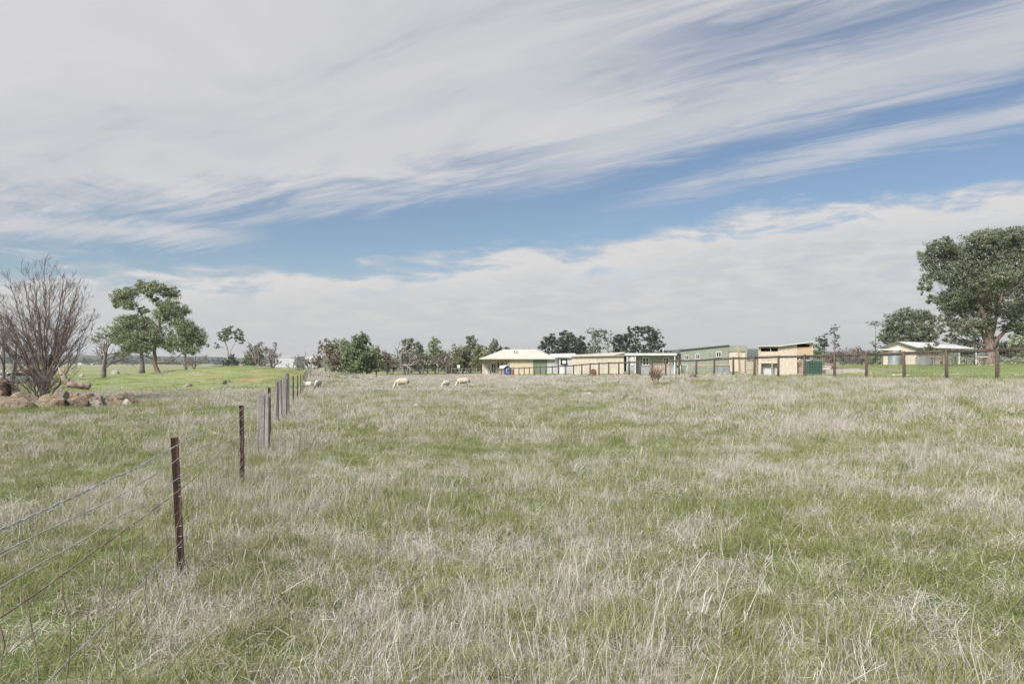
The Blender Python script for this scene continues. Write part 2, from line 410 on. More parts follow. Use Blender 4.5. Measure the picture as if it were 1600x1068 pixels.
def blades(rng, n, rad, hl, width, lean, kink, taper=0.25, seg=3, droop=0.6):
    """n blades rooted in a disc; returns vertices, quads, tone"""
    rr = rad*np.sqrt(rng.random(n)); th = rng.random(n)*2*np.pi
    p = np.stack([rr*np.cos(th), rr*np.sin(th), np.full(n, -0.03)], 1)
    L = rng.uniform(hl[0], hl[1], n)
    az_ = rng.random(n)*2*np.pi
    inc = np.abs(rng.normal(0, lean, n)); inc = np.clip(inc, 0, 1.45)
    wd = width*rng.uniform(0.6, 1.3, n)
    fa = rng.random(n)*2*np.pi; side = np.stack([np.cos(fa), np.sin(fa), np.zeros(n)], 1)
    V = []
    for k in range(seg+1):
        w = wd*(1-(1-taper)*(k/seg)**1.5)*0.5
        V.append(p-side*w[:, None]); V.append(p+side*w[:, None])
        d = np.stack([np.sin(inc)*np.cos(az_), np.sin(inc)*np.sin(az_), np.cos(inc)], 1)
        p = p+d*(L/seg)[:, None]
        p[:, 2] = np.maximum(p[:, 2], 0.01)
        inc = inc+droop*rng.random(n)*0.6
        kk = rng.random(n) < kink
        az_ = np.where(kk, az_+rng.normal(0, 1.0, n), az_); inc = np.where(kk, inc+rng.normal(0.35, 0.6, n), inc)
        inc = np.clip(inc, -1.0, 1.9)
    V = np.stack(V, 1)                          # n, 2(seg+1), 3
    m_ = 2*(seg+1)
    base = (np.arange(n)*m_)[:, None]
    F = np.concatenate([base+np.array([[2*k, 2*k+1, 2*k+3, 2*k+2]]) for k in range(seg)], 0)
    tone = np.repeat(rng.random(n), m_)
    return V.reshape(-1, 3), F, tone
def tuft(name, mat_, rng, specs):
    Vs, Fs, Ts = [], [], []; k = 0
    for sp in specs:
        v, f, tn = blades(rng, **sp); Vs.append(v); Fs.append(f+k); Ts.append(tn); k += len(v)
    return fast_mesh(name, np.concatenate(Vs), np.concatenate(Fs), mat_, attr=dict(tone=np.concatenate(Ts)), link=False)
rng = np.random.default_rng(4)
def coll(name, objs):
    c = bpy.data.collections.new(name)
    for o in objs: c.objects.link(o)
    return c
NV = 5
green_p, dry_p = [], []
for lod in range(3):
    for q in range(NV):
        if lod == 0:
            sp = [dict(n=120, rad=0.20, hl=(0.05, 0.17), width=0.0042, lean=0.45, kink=0.05, droop=0.8),
                  dict(n=18, rad=0.16, hl=(0.12, 0.26), width=0.004, lean=0.4, kink=0.05)]
        elif lod == 1:
            sp = [dict(n=130, rad=0.38, hl=(0.05, 0.18), width=0.009, lean=0.45, kink=0.05, seg=2),
                  dict(n=20, rad=0.3, hl=(0.14, 0.28), width=0.007, lean=0.4, kink=0.05, seg=2)]
        else:
            sp = [dict(n=150, rad=0.95, hl=(0.06, 0.20), width=0.026, lean=0.5, kink=0.0, seg=2)]
        green_p.append(tuft('green_grass_tuft', M_GREEN, rng, sp))
        if lod == 0:
            sp = [dict(n=6+3*q, rad=0.10+0.04*q, hl=(0.10, 0.36), width=0.0028, lean=0.42, kink=0.30, taper=0.35, seg=4, droop=0.12),
                  dict(n=20, rad=0.22, hl=(0.08, 0.30), width=0.0028, lean=1.15, kink=0.42, taper=0.4, seg=4, droop=0.15),
                  dict(n=56, rad=0.22, hl=(0.03, 0.13), width=0.0034, lean=1.1, kink=0.35, taper=0.3, seg=2, droop=0.8)]
        elif lod == 1:
            sp = [dict(n=20, rad=0.28, hl=(0.12, 0.38), width=0.0054, lean=0.42, kink=0.28, taper=0.35, seg=3, droop=0.15),
                  dict(n=28, rad=0.34, hl=(0.10, 0.32), width=0.0056, lean=1.1, kink=0.38, taper=0.4, seg=3, droop=0.2),
                  dict(n=40, rad=0.36, hl=(0.03, 0.14), width=0.008, lean=1.0, kink=0.25, taper=0.3, seg=2)]
        else:
            sp = [dict(n=75, rad=0.9, hl=(0.12, 0.36), width=0.014, lean=0.40, kink=0.15, taper=0.35, seg=2, droop=0.2),
                  dict(n=70, rad=0.9, hl=(0.05, 0.20), width=0.020, lean=0.9, kink=0.2, taper=0.3, seg=2)]
        dry_p.append(tuft('dry_grass_tuft', M_DRY, rng, sp))
C_G = coll('green_grass_tufts', green_p); C_D = coll('dead_grass_tufts', dry_p)
def scatter(name, collection, pts, rot, scl, idx, label):
    """points carrying rot/scl/idx, one tuft instanced on each"""
    me = bpy.data.meshes.new(name); me.vertices.add(len(pts)); me.vertices.foreach_set('co', pts.astype(np.float32).ravel())
    for nm, ty, arr, fld in (('rot', 'FLOAT_VECTOR', rot, 'vector'), ('scl', 'FLOAT_VECTOR', scl, 'vector'), ('idx', 'INT', idx, 'value')):
        a = me.attributes.new(nm, ty, 'POINT'); a.data.foreach_set(fld, arr.astype(np.int32 if ty == 'INT' else np.float32).ravel())
    o = bpy.data.objects.new(name, me); COL.objects.link(o)
    ng = bpy.data.node_groups.new(name+'_scatter', 'GeometryNodeTree')
    ng.interface.new_socket('Geometry', in_out='INPUT', socket_type='NodeSocketGeometry')
    ng.interface.new_socket('Geometry', in_out='OUTPUT', socket_type='NodeSocketGeometry')
    N = ng.nodes; L = ng.links
    gi = N.new('NodeGroupInput'); go = N.new('NodeGroupOutput')
    mp = N.new('GeometryNodeMeshToPoints'); L.new(gi.outputs[0], mp.inputs['Mesh'])
    ci = N.new('GeometryNodeCollectionInfo'); ci.inputs['Collection'].default_value = collection
    ci.inputs['Separate Children'].default_value = True; ci.inputs['Reset Children'].default_value = True
    ip = N.new('GeometryNodeInstanceOnPoints'); ip.inputs['Pick Instance'].default_value = True
    def att(nm, ty):
        a = N.new('GeometryNodeInputNamedAttribute'); a.data_type = ty; a.inputs['Name'].default_value = nm; return a.outputs['Attribute']
    L.new(mp.outputs[0], ip.inputs['Points']); L.new(ci.outputs[0], ip.inputs['Instance'])
    L.new(att('idx', 'INT'), ip.inputs['Instance Index'])
    er = N.new('FunctionNodeEulerToRotation'); L.new(att('rot', 'FLOAT_VECTOR'), er.inputs[0]); L.new(er.outputs[0], ip.inputs['Rotation'])
    L.new(att('scl', 'FLOAT_VECTOR'), ip.inputs['Scale'])
    L.new(ip.outputs[0], go.inputs[0])
    md = o.modifiers.new('scatter', 'NODES'); md.node_group = ng
    return tag(o, label, 'grass', kind='stuff')
def wedge(rng, d0, d1, density, amax=50):
    """random points between distances d0 and d1 in front of the camera"""
    n = int(density*math.radians(amax)*(d1*d1-d0*d0))
    r_ = np.sqrt(rng.uniform(d0*d0, d1*d1, n)); a_ = rng.uniform(-R(amax), R(amax), n)
    return r_*np.sin(a_), r_*np.cos(a_)-0.0
def collect(kind):
    P_, Ro, Sc, Ix = [], [], [], []
    if kind == 'g': rings = [(0.8, 9, 24, 0, 70), (9, 16, 13, 0, 50), (14, 46, 4.6, 1, 48), (42, 140, 0.75, 2, 47)]
    else: rings = [(0.8, 9, 60, 0, 70), (9, 16, 37, 0, 50), (14, 46, 12.5, 1, 48), (42, 132, 1.9, 2, 47)]
    for d0, d1, dens, lod, am in rings:
        x, y = wedge(rng, d0, d1, dens, am)
        dr = dryness(x, y); lw = lawnness(x, y); di = dirt(x, y)
        u = rng.random(len(x))
        if kind == 'g':
            keep = u < (1-0.22*dr)*(1-0.9*di); hs = 0.80-0.44*lw
            keep &= ~((lw > 0.5) & (u > 0.5))
        else:
            loc_ = 0.45*fbm(x, y, 1.7, 3, 55, 0.6)+0.55*fbm(x, y, 0.62, 2, 58, 0.6); tall = sstep(0.42, 0.66, fbm(x, y, 0.5, 3, 91, 0.6))
            prob = (0.58+0.52*dr)*(0.42+1.1*sstep(0.34, 0.60, loc_))*np.where(np.hypot(x, y) < 16, 0.95, 0.95)
            keep = (u < prob*(1-lw*np.where(x < left_fence_x(y), 0.90, 0.985))*(1-0.8*di)); hs = 0.44+0.20*dr+0.40*tall; hs = hs*np.where((x < -13) & (x > -24) & (y > 22) & (y < 27.5), 0.5, 1.0)
        x = x[keep]; y = y[keep]; hs = hs[keep]; n = len(x)
        s_ = rng.uniform(0.75, 1.25, n)
        P_.append(np.stack([x, y, H(x, y)], 1))
        tl = 0.18 if lod < 2 else 0.05
        Ro.append(np.stack([rng.normal(0, tl, n), rng.normal(0, tl, n), rng.random(n)*6.283], 1))
        Sc.append(np.stack([s_, s_, s_*hs*rng.uniform(0.8, 1.2, n)], 1))
        Ix.append(lod*NV+rng.integers(0, NV, n))
    print('tufts', kind, sum(map(len, P_)))
    return [np.concatenate(a) for a in (P_, Ro, Sc, Ix)]
scatter('green_grass', C_G, *collect('g'), 'short green grass covering the paddocks between the dead straw')
scatter('dry_grass', C_D, *collect('d'), 'tall dead straw coloured grass standing in patches over the paddock')
# ------------------------------------------------------------------ fences
M_PICKET = mat('rusty_star_picket', (0.035, 0.024, 0.021), 0.7, (0.075, 0.038, 0.028), 9, 1.0, 0.4, 60)
M_GREYWOOD = mat('weathered_grey_wood', (0.20, 0.182, 0.172), 0.95, (0.35, 0.33, 0.315), 2.2, 1.0, 0.9, 9, stretch=(7, 7, 0.45), col3=(0.16, 0.145, 0.135))
M_WIRE = mat('galvanised_wire', (0.50, 0.51, 0.53), 0.45, (0.33, 0.32, 0.32), 6, 1.0, metal=0.35)
M_RUSTWIRE = mat('rusty_wire', (0.17, 0.11, 0.08), 0.85, (0.30, 0.27, 0.24), 8, 1.0)
M_PINE = mat('treated_pine_post', (0.075, 0.056, 0.042), 0.9, (0.150, 0.115, 0.088), 3.0, 1.0, 0.5, 12, stretch=(5, 5, 0.5))
M_PINERAIL = mat('treated_pine_rail', (0.066, 0.049, 0.038), 0.9, (0.125, 0.096, 0.073), 3.0, 1.0, 0.4, 12, stretch=(1, 1, 4))
rnd = random.Random(11)
def star_picket(h, rnd):
    """Y-section steel post with a row of holes along one web"""
    m = MB(); w = 0.034; tk = 0.0055
    for k in range(3):
        a = R(90+120*k); dx, dy = math.cos(a), math.sin(a); nx, ny = -dy*tk/2, dx*tk/2
        z0, z1 = -0.15, h
        m.add([(nx, ny, z0), (-nx, -ny, z0), (dx*w-nx, dy*w-ny, z0), (dx*w+nx, dy*w+ny, z0), (nx, ny, z1), (-nx, -ny, z1), (dx*w-nx, dy*w-ny, z1), (dx*w+nx, dy*w+ny, z1)],
              [(0,1,2,3),(7,6,5,4),(0,4,5,1),(1,5,6,2),(2,6,7,3),(3,7,4,0)])
    return m
def wood_post(h, w, dpt, seed, split=True):
    """split, weathered hardwood post: irregular section, ragged top, long cracks"""
    r = random.Random(seed); m = MB(); n = 22; rings = 14
    prof = [1+r.uniform(-0.10, 0.10) for _ in range(n)]
    cracks = {r.randrange(n): r.uniform(0.25, 0.45) for _ in range(4 if split else 2)}
    for c, d in cracks.items(): prof[c] = 1-d
    vs = []
    for i in range(rings+1):
        z = -0.2+(h+0.2)*i/rings
        flare = 1+0.12*max(0, 1-z/0.4) if z < 0.4 else 1
        for j in range(n):
            a = 2*math.pi*j/n
            cx, cy = math.cos(a), math.sin(a)
            q = max(abs(cx), abs(cy))**0.55
            k = prof[j]*flare*(1+r.uniform(-0.02, 0.02))*(1-0.05*i/rings)
            zz = z+(r.uniform(-0.05, 0.03) if i == rings else 0)
            vs.append((cx/q*w/2*k, cy/q*dpt/2*k, zz))
    fs = []
    for i in range(rings):
        for j in range(n):
            fs.append((i*n+j, i*n+(j+1) % n, (i+1)*n+(j+1) % n, (i+1)*n+j))
    m.add(vs, fs)
    top = [vs[rings*n+j] for j in range(n)]
    c = (sum(p[0] for p in top)/n, sum(p[1] for p in top)/n, sum(p[2] for p in top)/n-0.03)
    k = len(m.v); m.v.append(c)
    for j in range(n): m.f.append((rings*n+j, rings*n+(j+1) % n, k)); m.sm.append(False)
    return m
# --- the old boundary fence on the left
P1 = Vector((-2.56, 5.30)); P2 = Vector((-3.73, 9.46)); step = P2-P1
fence = thing('wire_fence', 'old fence of rusty star pickets, grey split posts and sagging wires on the left', 'fence', (P1.x, P1.y, 0))
def fpt(k):
    """point k spans along the fence line (0 = picket at the left edge of the view)"""
    return P1+step*k
def child(o, parent, loc, rot=(0, 0, 0)):
    o.parent = parent; o.location = Vector(loc)-parent.location; o.rotation_euler = rot; return o
F0 = fence.location
pk_pos = [(-1, None)]
# (photo x, distance, height, lean about Y, kind)
post_list = [(-1.39, 1.15, 1.18, 0, 'p'), (P1.x, P1.y, 1.07, R(-2.6), 'p'), (P2.x, P2.y, 1.07, R(-0.8), 'p'),
    (X_(411.5, 12.8), 12.8, 1.10, R(0.6), 'w'), (X_(422, 15.3), 15.3, 1.12, R(-0.8), 'p'),
    (X_(431, 19.5), 19.5, 1.20, R(2), 'w2'), (X_(437.5, 20.3), 20.3, 1.22, R(-1), 'w2'), (X_(444, 21.4), 21.4, 1.25, R(1.4), 'w2'), (X_(449, 22.6), 22.6, 1.38, R(0), 'w3'),
    (X_(458.5, 30.0), 30.0, 1.22, R(-0.5), 'p'), (X_(465, 35.5), 35.5, 1.22, R(0.5), 'p'), (X_(470, 40), 40, 1.22, 0, 'p'), (X_(473.3, 44.5), 44.5, 1.22, R(1), 'p'),
    (X_(476.5, 49), 49, 1.25, 0, 'p'), (X_(478.6, 52), 52, 1.25, R(-1), 'w4'), (X_(484, 60), 60, 1.65, R(8), 'w4')]
P1b = None
for i, (px_w, yy, hh, lean, kd) in enumerate(post_list):
    z0 = h1(px_w, yy)
    if kd == 'p': o = star_picket(hh, rnd).build('star_picket', M_PICKET)
    elif kd == 'w': o = wood_post(hh, 0.235, 0.10, 3).build('split_post', M_GREYWOOD)
    elif kd == 'w2': o = wood_post(hh, rnd.uniform(0.11, 0.16), 0.10, 20+i).build('split_post', M_GREYWOOD)
    elif kd == 'w3': o = wood_post(hh, 0.11, 0.12, 20+i).build('split_post', M_GREYWOOD)
    else: o = wood_post(hh, 0.15, 0.13, 20+i).build('split_post', M_GREYWOOD)
    child(o, fence, (px_w, yy, z0), (rnd.uniform(-0.01, 0.01), lean, rnd.uniform(-0.3, 0.3) if kd == 'p' else rnd.uniform(-0.2, 0.2)))
# --- its wires (height above ground at each support)
supp = [(p[0], p[1]) for p in post_list if p[4] in ('p', 'w', 'w4')]
def wire(name, heights, rad, m_, sag, off=0.0, barbed=False, seed=0, upto=99, segs=14):
    r = random.Random(seed); pts = []
    for i in range(min(len(supp)-1, upto)):
        (xa, ya), (xb, yb) = supp[i], supp[i+1]
        ha = heights(i); hb = heights(i+1); n = segs if i < 3 else 5
        for k in range(n):
            u = k/n; x = xa+(xb-xa)*u; y = ya+(yb-ya)*u
            z = (h1(xa, ya)+ha)*(1-u)+(h1(xb, yb)+hb)*u - sag*4*u*(1-u) + (r.uniform(-1, 1)*0.006 if 0 < k else 0)
            pts.append((x+off, y, z))
    m = MB()
    if barbed:
        fine = []
        for a, b in zip(pts[:-1], pts[1:]):
            for q in range(6): fine.append(Vector(a).lerp(Vector(b), q/6))
        for ph in (0, math.pi):
            m.tube([p+Vector((0.0032*math.cos(j*1.3+ph), 0, 0.0032*math.sin(j*1.3+ph))) for j, p in enumerate(fine)], rad, 4)
        d = 0.0
        for j in range(1, len(fine)):
            d += (fine[j]-fine[j-1]).length
            if d > 0.11 and fine[j].y < 16:
                d = 0; p = fine[j]
                for s_ in (1, -1):
                    v_ = Vector((r.uniform(-1, 1), r.uniform(-.4, .4), r.uniform(-1, 1))).normalized()*0.014
                    m.bar(p-v_, p+v_, 0.0022)
    else: m.tube(pts, rad, 4)
    return m.build(name, m_)
gz = lambda h, far, near: (lambda i: near if i == 0 else (h if i < 3 else far))
for nm, hf, rad_, m_, sag, barbed, sd_ in (
        ('barbed_wire', gz(1.03, 1.02, 1.15), 0.0024, M_WIRE, 0.03, True, 1),
        ('slack_wire', gz(0.93, 0.95, 1.13), 0.0027, M_WIRE, 0.07, False, 2),
        ('upper_wire', gz(0.77, 0.80, 0.97), 0.0030, M_WIRE, 0.02, False, 3),
        ('mesh_top_wire', gz(0.68, 0.70, 0.87), 0.0034, M_RUSTWIRE, 0.02, False, 4),
        ('bottom_wire', gz(0.27, 0.28, 0.50), 0.0036, M_WIRE, 0.02, False, 5)):
    child(wire(nm, hf, rad_, m_, sag, barbed=barbed, seed=sd_), fence, (0, 0, 0))
# the mesh's upright wires, kinked and leaning
m = MB()
r = random.Random(8); nv = 0
for i in range(4):
    (xa, ya), (xb, yb) = supp[i], supp[i+1]; L_ = math.hypot(xb-xa, yb-ya); n = int(L_/0.26)
    for k in range(n):
        u = (k+0.5)/n; x = xa+(xb-xa)*u; y = ya+(yb-ya)*u; g0 = h1(x, y)
        top = (0.87 if i == 0 else 0.68)*(1-u)+0.68*u; bot = -0.03
        pts = []
        for q in range(9):
            w_ = q/8; pts.append((x+r.uniform(-.014, .014), y+r.uniform(-.02, .02)+0.03*math.sin(w_*3+k), g0+top+(bot-top)*w_-0.01))
        m.tube(pts, 0.0030, 4)
child(m.build('mesh_upright_wire', M_RUSTWIRE), fence, (0, 0, 0))
fence.children[-1]['label'] = 'rusty kinked upright wires of the mesh'
m = MB()
for hh in (0.52, 0.40):
    pts = []
    for i in range(4):
        (xa, ya), (xb, yb) = supp[i], supp[i+1]
        for k in range(12):
            u = k/12; x = xa+(xb-xa)*u; y = ya+(yb-ya)*u
            pts.append((x, y, h1(x, y)+hh+(0.2*(1-u) if i == 0 else 0)+r.uniform(-.012, .012)))
    m.tube(pts, 0.0019, 4)
child(m.build('mesh_line_wire', M_RUSTWIRE), fence, (0, 0, 0))
# wire ties catching the light on the near pickets
for (sx, sy) in supp[1:3]:
    for z in np.arange(0.12, 1.04, 0.085)+np.array([rnd.uniform(-.02, .02) for _ in range(11)]):
        if rnd.random() < 0.35: continue
        m = MB(); m.bar((sx-0.012, sy-0.030, h1(sx, sy)+z), (sx+0.012, sy-0.030, h1(sx, sy)+z+0.004), 0.0042)
        child(m.build('wire_tie', M_WIRE), fence, (0, 0, 0))
# --- timber rail fence on the right
def rail_fence(name, label, pts, h, pw, rw, m_post, m_rail, mesh_upto=0, sink=0.3):
    x0, y0 = pts[0]; root = thing(name, label, 'fence', (x0, y0, 0)); Q = []
    rr = random.Random(5)
    for i, (x, y) in enumerate(pts):
        z = h1(x, y); m = MB(); k = rr.uniform(-0.02, 0.02)
        m.tube([(0, 0, -sink), (0, 0, h*0.5), (0, 0, h+0.015+k), (0, 0, h+0.03+k)], [pw/2*1.04, pw/2, pw/2*0.97, pw/2*0.86], 10)
        o = m.build('post', m_post); child(o, root, (x, y, z), (rr.uniform(-.014, .014), rr.uniform(-.014, .014), 0)); Q.append(Vector((x, y, z+h)))
    for a, b in zip(Q[:-1], Q[1:]):
        m = MB(); d = (b-a); e = d.normalized()*(pw*0.52)
        m.tube([a+e-Vector((0, 0, rw*0.55)), a.lerp(b, 0.5)-Vector((0, 0, rw*0.55+0.012)), b-e-Vector((0, 0, rw*0.55))], rw/2, 8)
        child(m.build('rail', m_rail), root, (0, 0, 0))
    if mesh_upto:
        m = MB()
        for i in range(min(mesh_upto, len(Q)-1)):
            a, b = Q[i], Q[i+1]; L_ = (b-a).length
            for q in range(8):
                hh = h*(0.06+0.86*q/7)
                m.bar(a-Vector((0.07, 0, h-hh)), b-Vector((0.07, 0, h-hh)), 0.0045)
            if i < 11:
                n = int(L_/0.15)
                for q in range(1, n):
                    p = a.lerp(b, q/n); m.bar(p-Vector((0.072, 0, h*0.08)), p-Vector((0.072, 0, h*0.94)), 0.0036)
        child(m.build('wire_mesh', M_WIRE), root, (0, 0, 0))
    return root
# post positions read along the line: photo x -> distance from the fence's own bearing
def on_right_line(px):
    k = (px-800)/FPX                     # x = k*y and x = 20.5-(y-28.8)*0.2375
    y = (20.5+28.8*0.2375)/(k+0.2375); return (k*y, y)
pxs = [1558, 1479, 1413, 1354, 1304, 1257, 1216, 1179, 1146, 1116, 1088, 1061, 1040, 1019, 1000, 983, 967, 951, 936, 922, 909, 896, 884, 873, 863, 853, 844, 835, 827, 819, 811, 803, 796, 790, 784, 778, 772, 767, 762, 757, 752]
pts = [on_right_line(p) for p in pxs]
d_ = Vector(pts[0])-Vector(pts[1]); near_ = [tuple(Vector(pts[0])+d_*k) for k in (6, 5, 4, 3, 2, 1)]
rail_fence('rail_fence', 'brown round timber post and single rail fence with wire mesh in front of the buildings', near_+pts, 1.40, 0.15, 0.14, M_PINE, M_PINERAIL, 46)
# --- inner rail fence beyond the lawn, in front of the shed at the far right
inner = [(X_(p, 92), 92) for p in (1362, 1379, 1407, 1437.5, 1472.5, 1510.5, 1551, 1589, 1628)]
rail_fence('rail_fence', 'second dark timber rail fence across the far side of the lawn before the cream shed', inner, 1.35, 0.13, 0.09, M_PINE, M_PINERAIL, 0)
# --- thin wire fence across the back of the paddock
M_DARKPOST = mat('old_fence_post', (0.16, 0.13, 0.11), 0.95, (0.28, 0.25, 0.22), 4)
bf = [(X_(p, 136), 136.0) for p in range(250, 745, 12)]
root = thing('wire_fence', 'low wire fence with thin grey posts along the far tree line', 'fence', (bf[0][0], bf[0][1], 0))
rr = random.Random(3)
for (x, y) in bf:
    m = MB().tube([(0, 0, -0.2), (0, 0, 1.15+rr.uniform(-.1, .12))], [0.05, 0.045], 6)
    child(m.build('post', M_DARKPOST), root, (x, y, h1(x, y)), (rr.uniform(-.03, .03), rr.uniform(-.03, .03), 0))
for hh in (1.05, 0.75, 0.45):
    m = MB().tube([(x, y, h1(x, y)+hh) for x, y in bf], 0.012, 4); child(m.build('wire', M_WIRE), root, (0, 0, 0))
# pale timber rail fence stub by the sign
stub = [(X_(p, 134), 134.0) for p in (706, 711, 717, 722, 728, 733, 739, 745)]
rail_fence('rail_fence', 'short dark rail fence left of the cream house by the white sign', stub, 1.3, 0.13, 0.11, M_DARKPOST, M_DARKPOST, 0)
# ------------------------------------------------------------------ boulders, stones, logs
def rockmat(name, a, b, c):
    """mottled granite: iron staining in fine patches, lichen spots, dark cracks"""
    m = bpy.data.materials.new(name); m.use_nodes = True; t = NT(m.node_tree); b_ = t.n['Principled BSDF']; b_.inputs['Roughness'].default_value = 0.95; b_.inputs['Specular IOR Level'].default_value = 0.15
    geo = t.new('ShaderNodeNewGeometry'); P = geo.outputs['Position']
    col = t.mixc(t.smooth(t.noise(P, 3.2, 7, 0.7, 0.4), 0.42, 0.60), a, b)
    col = t.mixc(t.smooth(t.noise(P, 13, 5, 0.7), 0.54, 0.68), col, c)
    col = t.mixc(t.smooth(t.noise(P, 34, 3, 0.7), 0.56, 0.70), col, tuple(v*0.45 for v in a))
    vo = t.new('ShaderNodeTexVoronoi', feature='DISTANCE_TO_EDGE'); vo.inputs['Scale'].default_value = 1.9; 
    dn = t.new('ShaderNodeVectorMath', operation='ADD'); t.link(P, dn.inputs[0]); nn = t.new('ShaderNodeTexNoise'); nn.inputs['Scale'].default_value = 2.5; nn.inputs['Detail'].default_value = 5; t.link(P, nn.inputs['Vector']); t.link(nn.outputs['Color'], dn.inputs[1]); t.link(dn.outputs[0], vo.inputs['Vector'])
    crack = t.smooth(vo.outputs['Distance'], 0.0, 0.035)
    col = t.mixc(crack, tuple(v*0.35 for v in a), col)
    t.val(b_.inputs['Base Color'], col)
    bn = t.new('ShaderNodeBump'); bn.inputs['Strength'].default_value = 0.9; bn.inputs['Distance'].default_value = 0.04
    t.link(t.math('ADD', t.noise(P, 9, 8, 0.7), t.math('MULTIPLY', crack, 0.5)), bn.inputs['Height']); t.link(bn.outputs[0], b_.inputs['Normal'])
    return m
M_GRANITE = rockmat('orange_granite', (0.215, 0.180, 0.140), (0.30, 0.212, 0.128), (0.41, 0.365, 0.29))
M_GREYROCK = rockmat('grey_granite', (0.20, 0.180, 0.150), (0.285, 0.245, 0.195), (0.41, 0.385, 0.335))
M_REDROCK = rockmat('dark_red_rock', (0.060, 0.050, 0.045), (0.16, 0.085, 0.06), (0.17, 0.15, 0.12))
M_PALEROCK = rockmat('pale_rock', (0.34, 0.31, 0.275), (0.46, 0.42, 0.375), (0.54, 0.50, 0.45))
def rock_mesh(w, dpt, h, seed, boxy=0.6, rough=0.13):
    """rounded granite boulder: squared ellipsoid, a few sheared faces, surface relief; underside cut flat by the soil"""
    rg = np.random.default_rng(seed)
    bm = bmesh.new(); bmesh.ops.create_icosphere(bm, subdivisions=4, radius=1.0)
    P = np.array([v.co[:] for v in bm.verts]); F = np.array([[v.index for v in f.verts] for f in bm.faces]); bm.free()
    q = np.max(np.abs(P), axis=1)**boxy; D = P/q[:, None]
    for _ in range(14):                    # planar facets
        n = rg.normal(size=3); n[2] = abs(n[2])*0.7; n /= np.linalg.norm(n)
        off = rg.uniform(0.62, 0.95); s_ = D@n; over = np.maximum(s_-off, 0); D = D-n[None]*over[:, None]*0.95
    nn = fbm(D[:, 0]*1.0+seed, D[:, 1]*1.0+D[:, 2]*1.3, 1.6, 4, seed)-0.5
    n2 = fbm(D[:, 2]*1.2+seed*3, D[:, 0]*0.9-D[:, 1], 4.5, 4, seed+5)-0.5
    D = D*(1+rough*2*nn+rough*0.7*n2)[:, None]
    D[:, 2] = np.maximum(D[:, 2], -0.75)
    D = D*np.array([w/2, dpt/2, h/2]); D[:, 2] -= D[:, 2].min()
    return D, F
def boulder(px0, px1, pytop, d, label, seed, m_=None, group='granite boulders heaped round the bare tree', depth=None, rise=0.0, boxy=0.5, rot=0.0, name='boulder', cat='boulder', rough=0.13, sink=0.12):
    x = X_((px0+px1)/2, d); w = (px1-px0)/FPX*d; g0 = h1(x, d)+rise; h = ztop(pytop, d)-g0+sink
    D, F = rock_mesh(w*1.04, depth or w*0.8, max(h, 0.12), seed, boxy, rough)
    o = fast_mesh(name, D, F, m_ or M_GRANITE, smooth=True); o.location = (x, d, g0-sink); o.rotation_euler = (0, 0, rot)
    return tag(o, label, cat, group)
B = boulder
B(-50, 60, 612, 26.8, 'broad squared orange granite boulder at the left edge, lowest in front of the heap', 1, boxy=0.72, depth=1.6)
B(60, 105, 611.5, 27.1, 'rounded orange boulder directly in front of the bare tree trunk', 2, boxy=0.5)
B(103, 137, 611, 27.6, 'reddish granite boulder between the rounded one and the pale pile', 3, boxy=0.4)
B(126, 150, 604, 29.4, 'upright pinkish boulder under the lower end of the log', 4, boxy=0.4)
B(136, 169, 609, 28.0, 'pale grey lichen covered boulder at the right end of the heap', 5, M_GREYROCK, boxy=0.3, rough=0.2)
B(82, 109, 600, 30.6, 'grey brown boulder behind the front row, right of the bare trunk', 6, M_GREYROCK, boxy=0.4)
B(106, 123, 606.5, 31.2, 'small brown stone wedged under the middle of the log', 7)
B(14, 58, 603.5, 29.6, 'long pinkish boulder lying behind the broad front boulder', 8, boxy=0.5, depth=1.0)
B(-12, 15, 583.5, 32.5, 'dark red upright boulder at the left edge of the photo', 9, M_REDROCK, boxy=0.35)
B(10, 34, 595.5, 32.8, 'pale leaning rock between the dark red boulder and the tree', 10, M_GREYROCK, boxy=0.3)
B(-14, 9, 601, 31.2, 'mossy brown boulder at the foot of the dark red one', 11, boxy=0.3)
B(172, 214, 609, 29.6, 'low pink boulder lying apart, right of the heap', 12, boxy=0.3, rough=0.2)
B(192, 208, 621, 28.7, 'small grey stone in front of the low pink boulder', 13, M_PALEROCK, boxy=0.2, name='stone', cat='stone', sink=0.06)
B(174, 188, 631.5, 28.3, 'small white stone in the grass before the low pink boulder', 14, M_PALEROCK, boxy=0.2, name='stone', cat='stone', sink=0.05)
B(160, 173, 619, 30.8, 'small grey stone touching the right foot of the heap', 15, M_GREYROCK, name='stone', cat='stone')
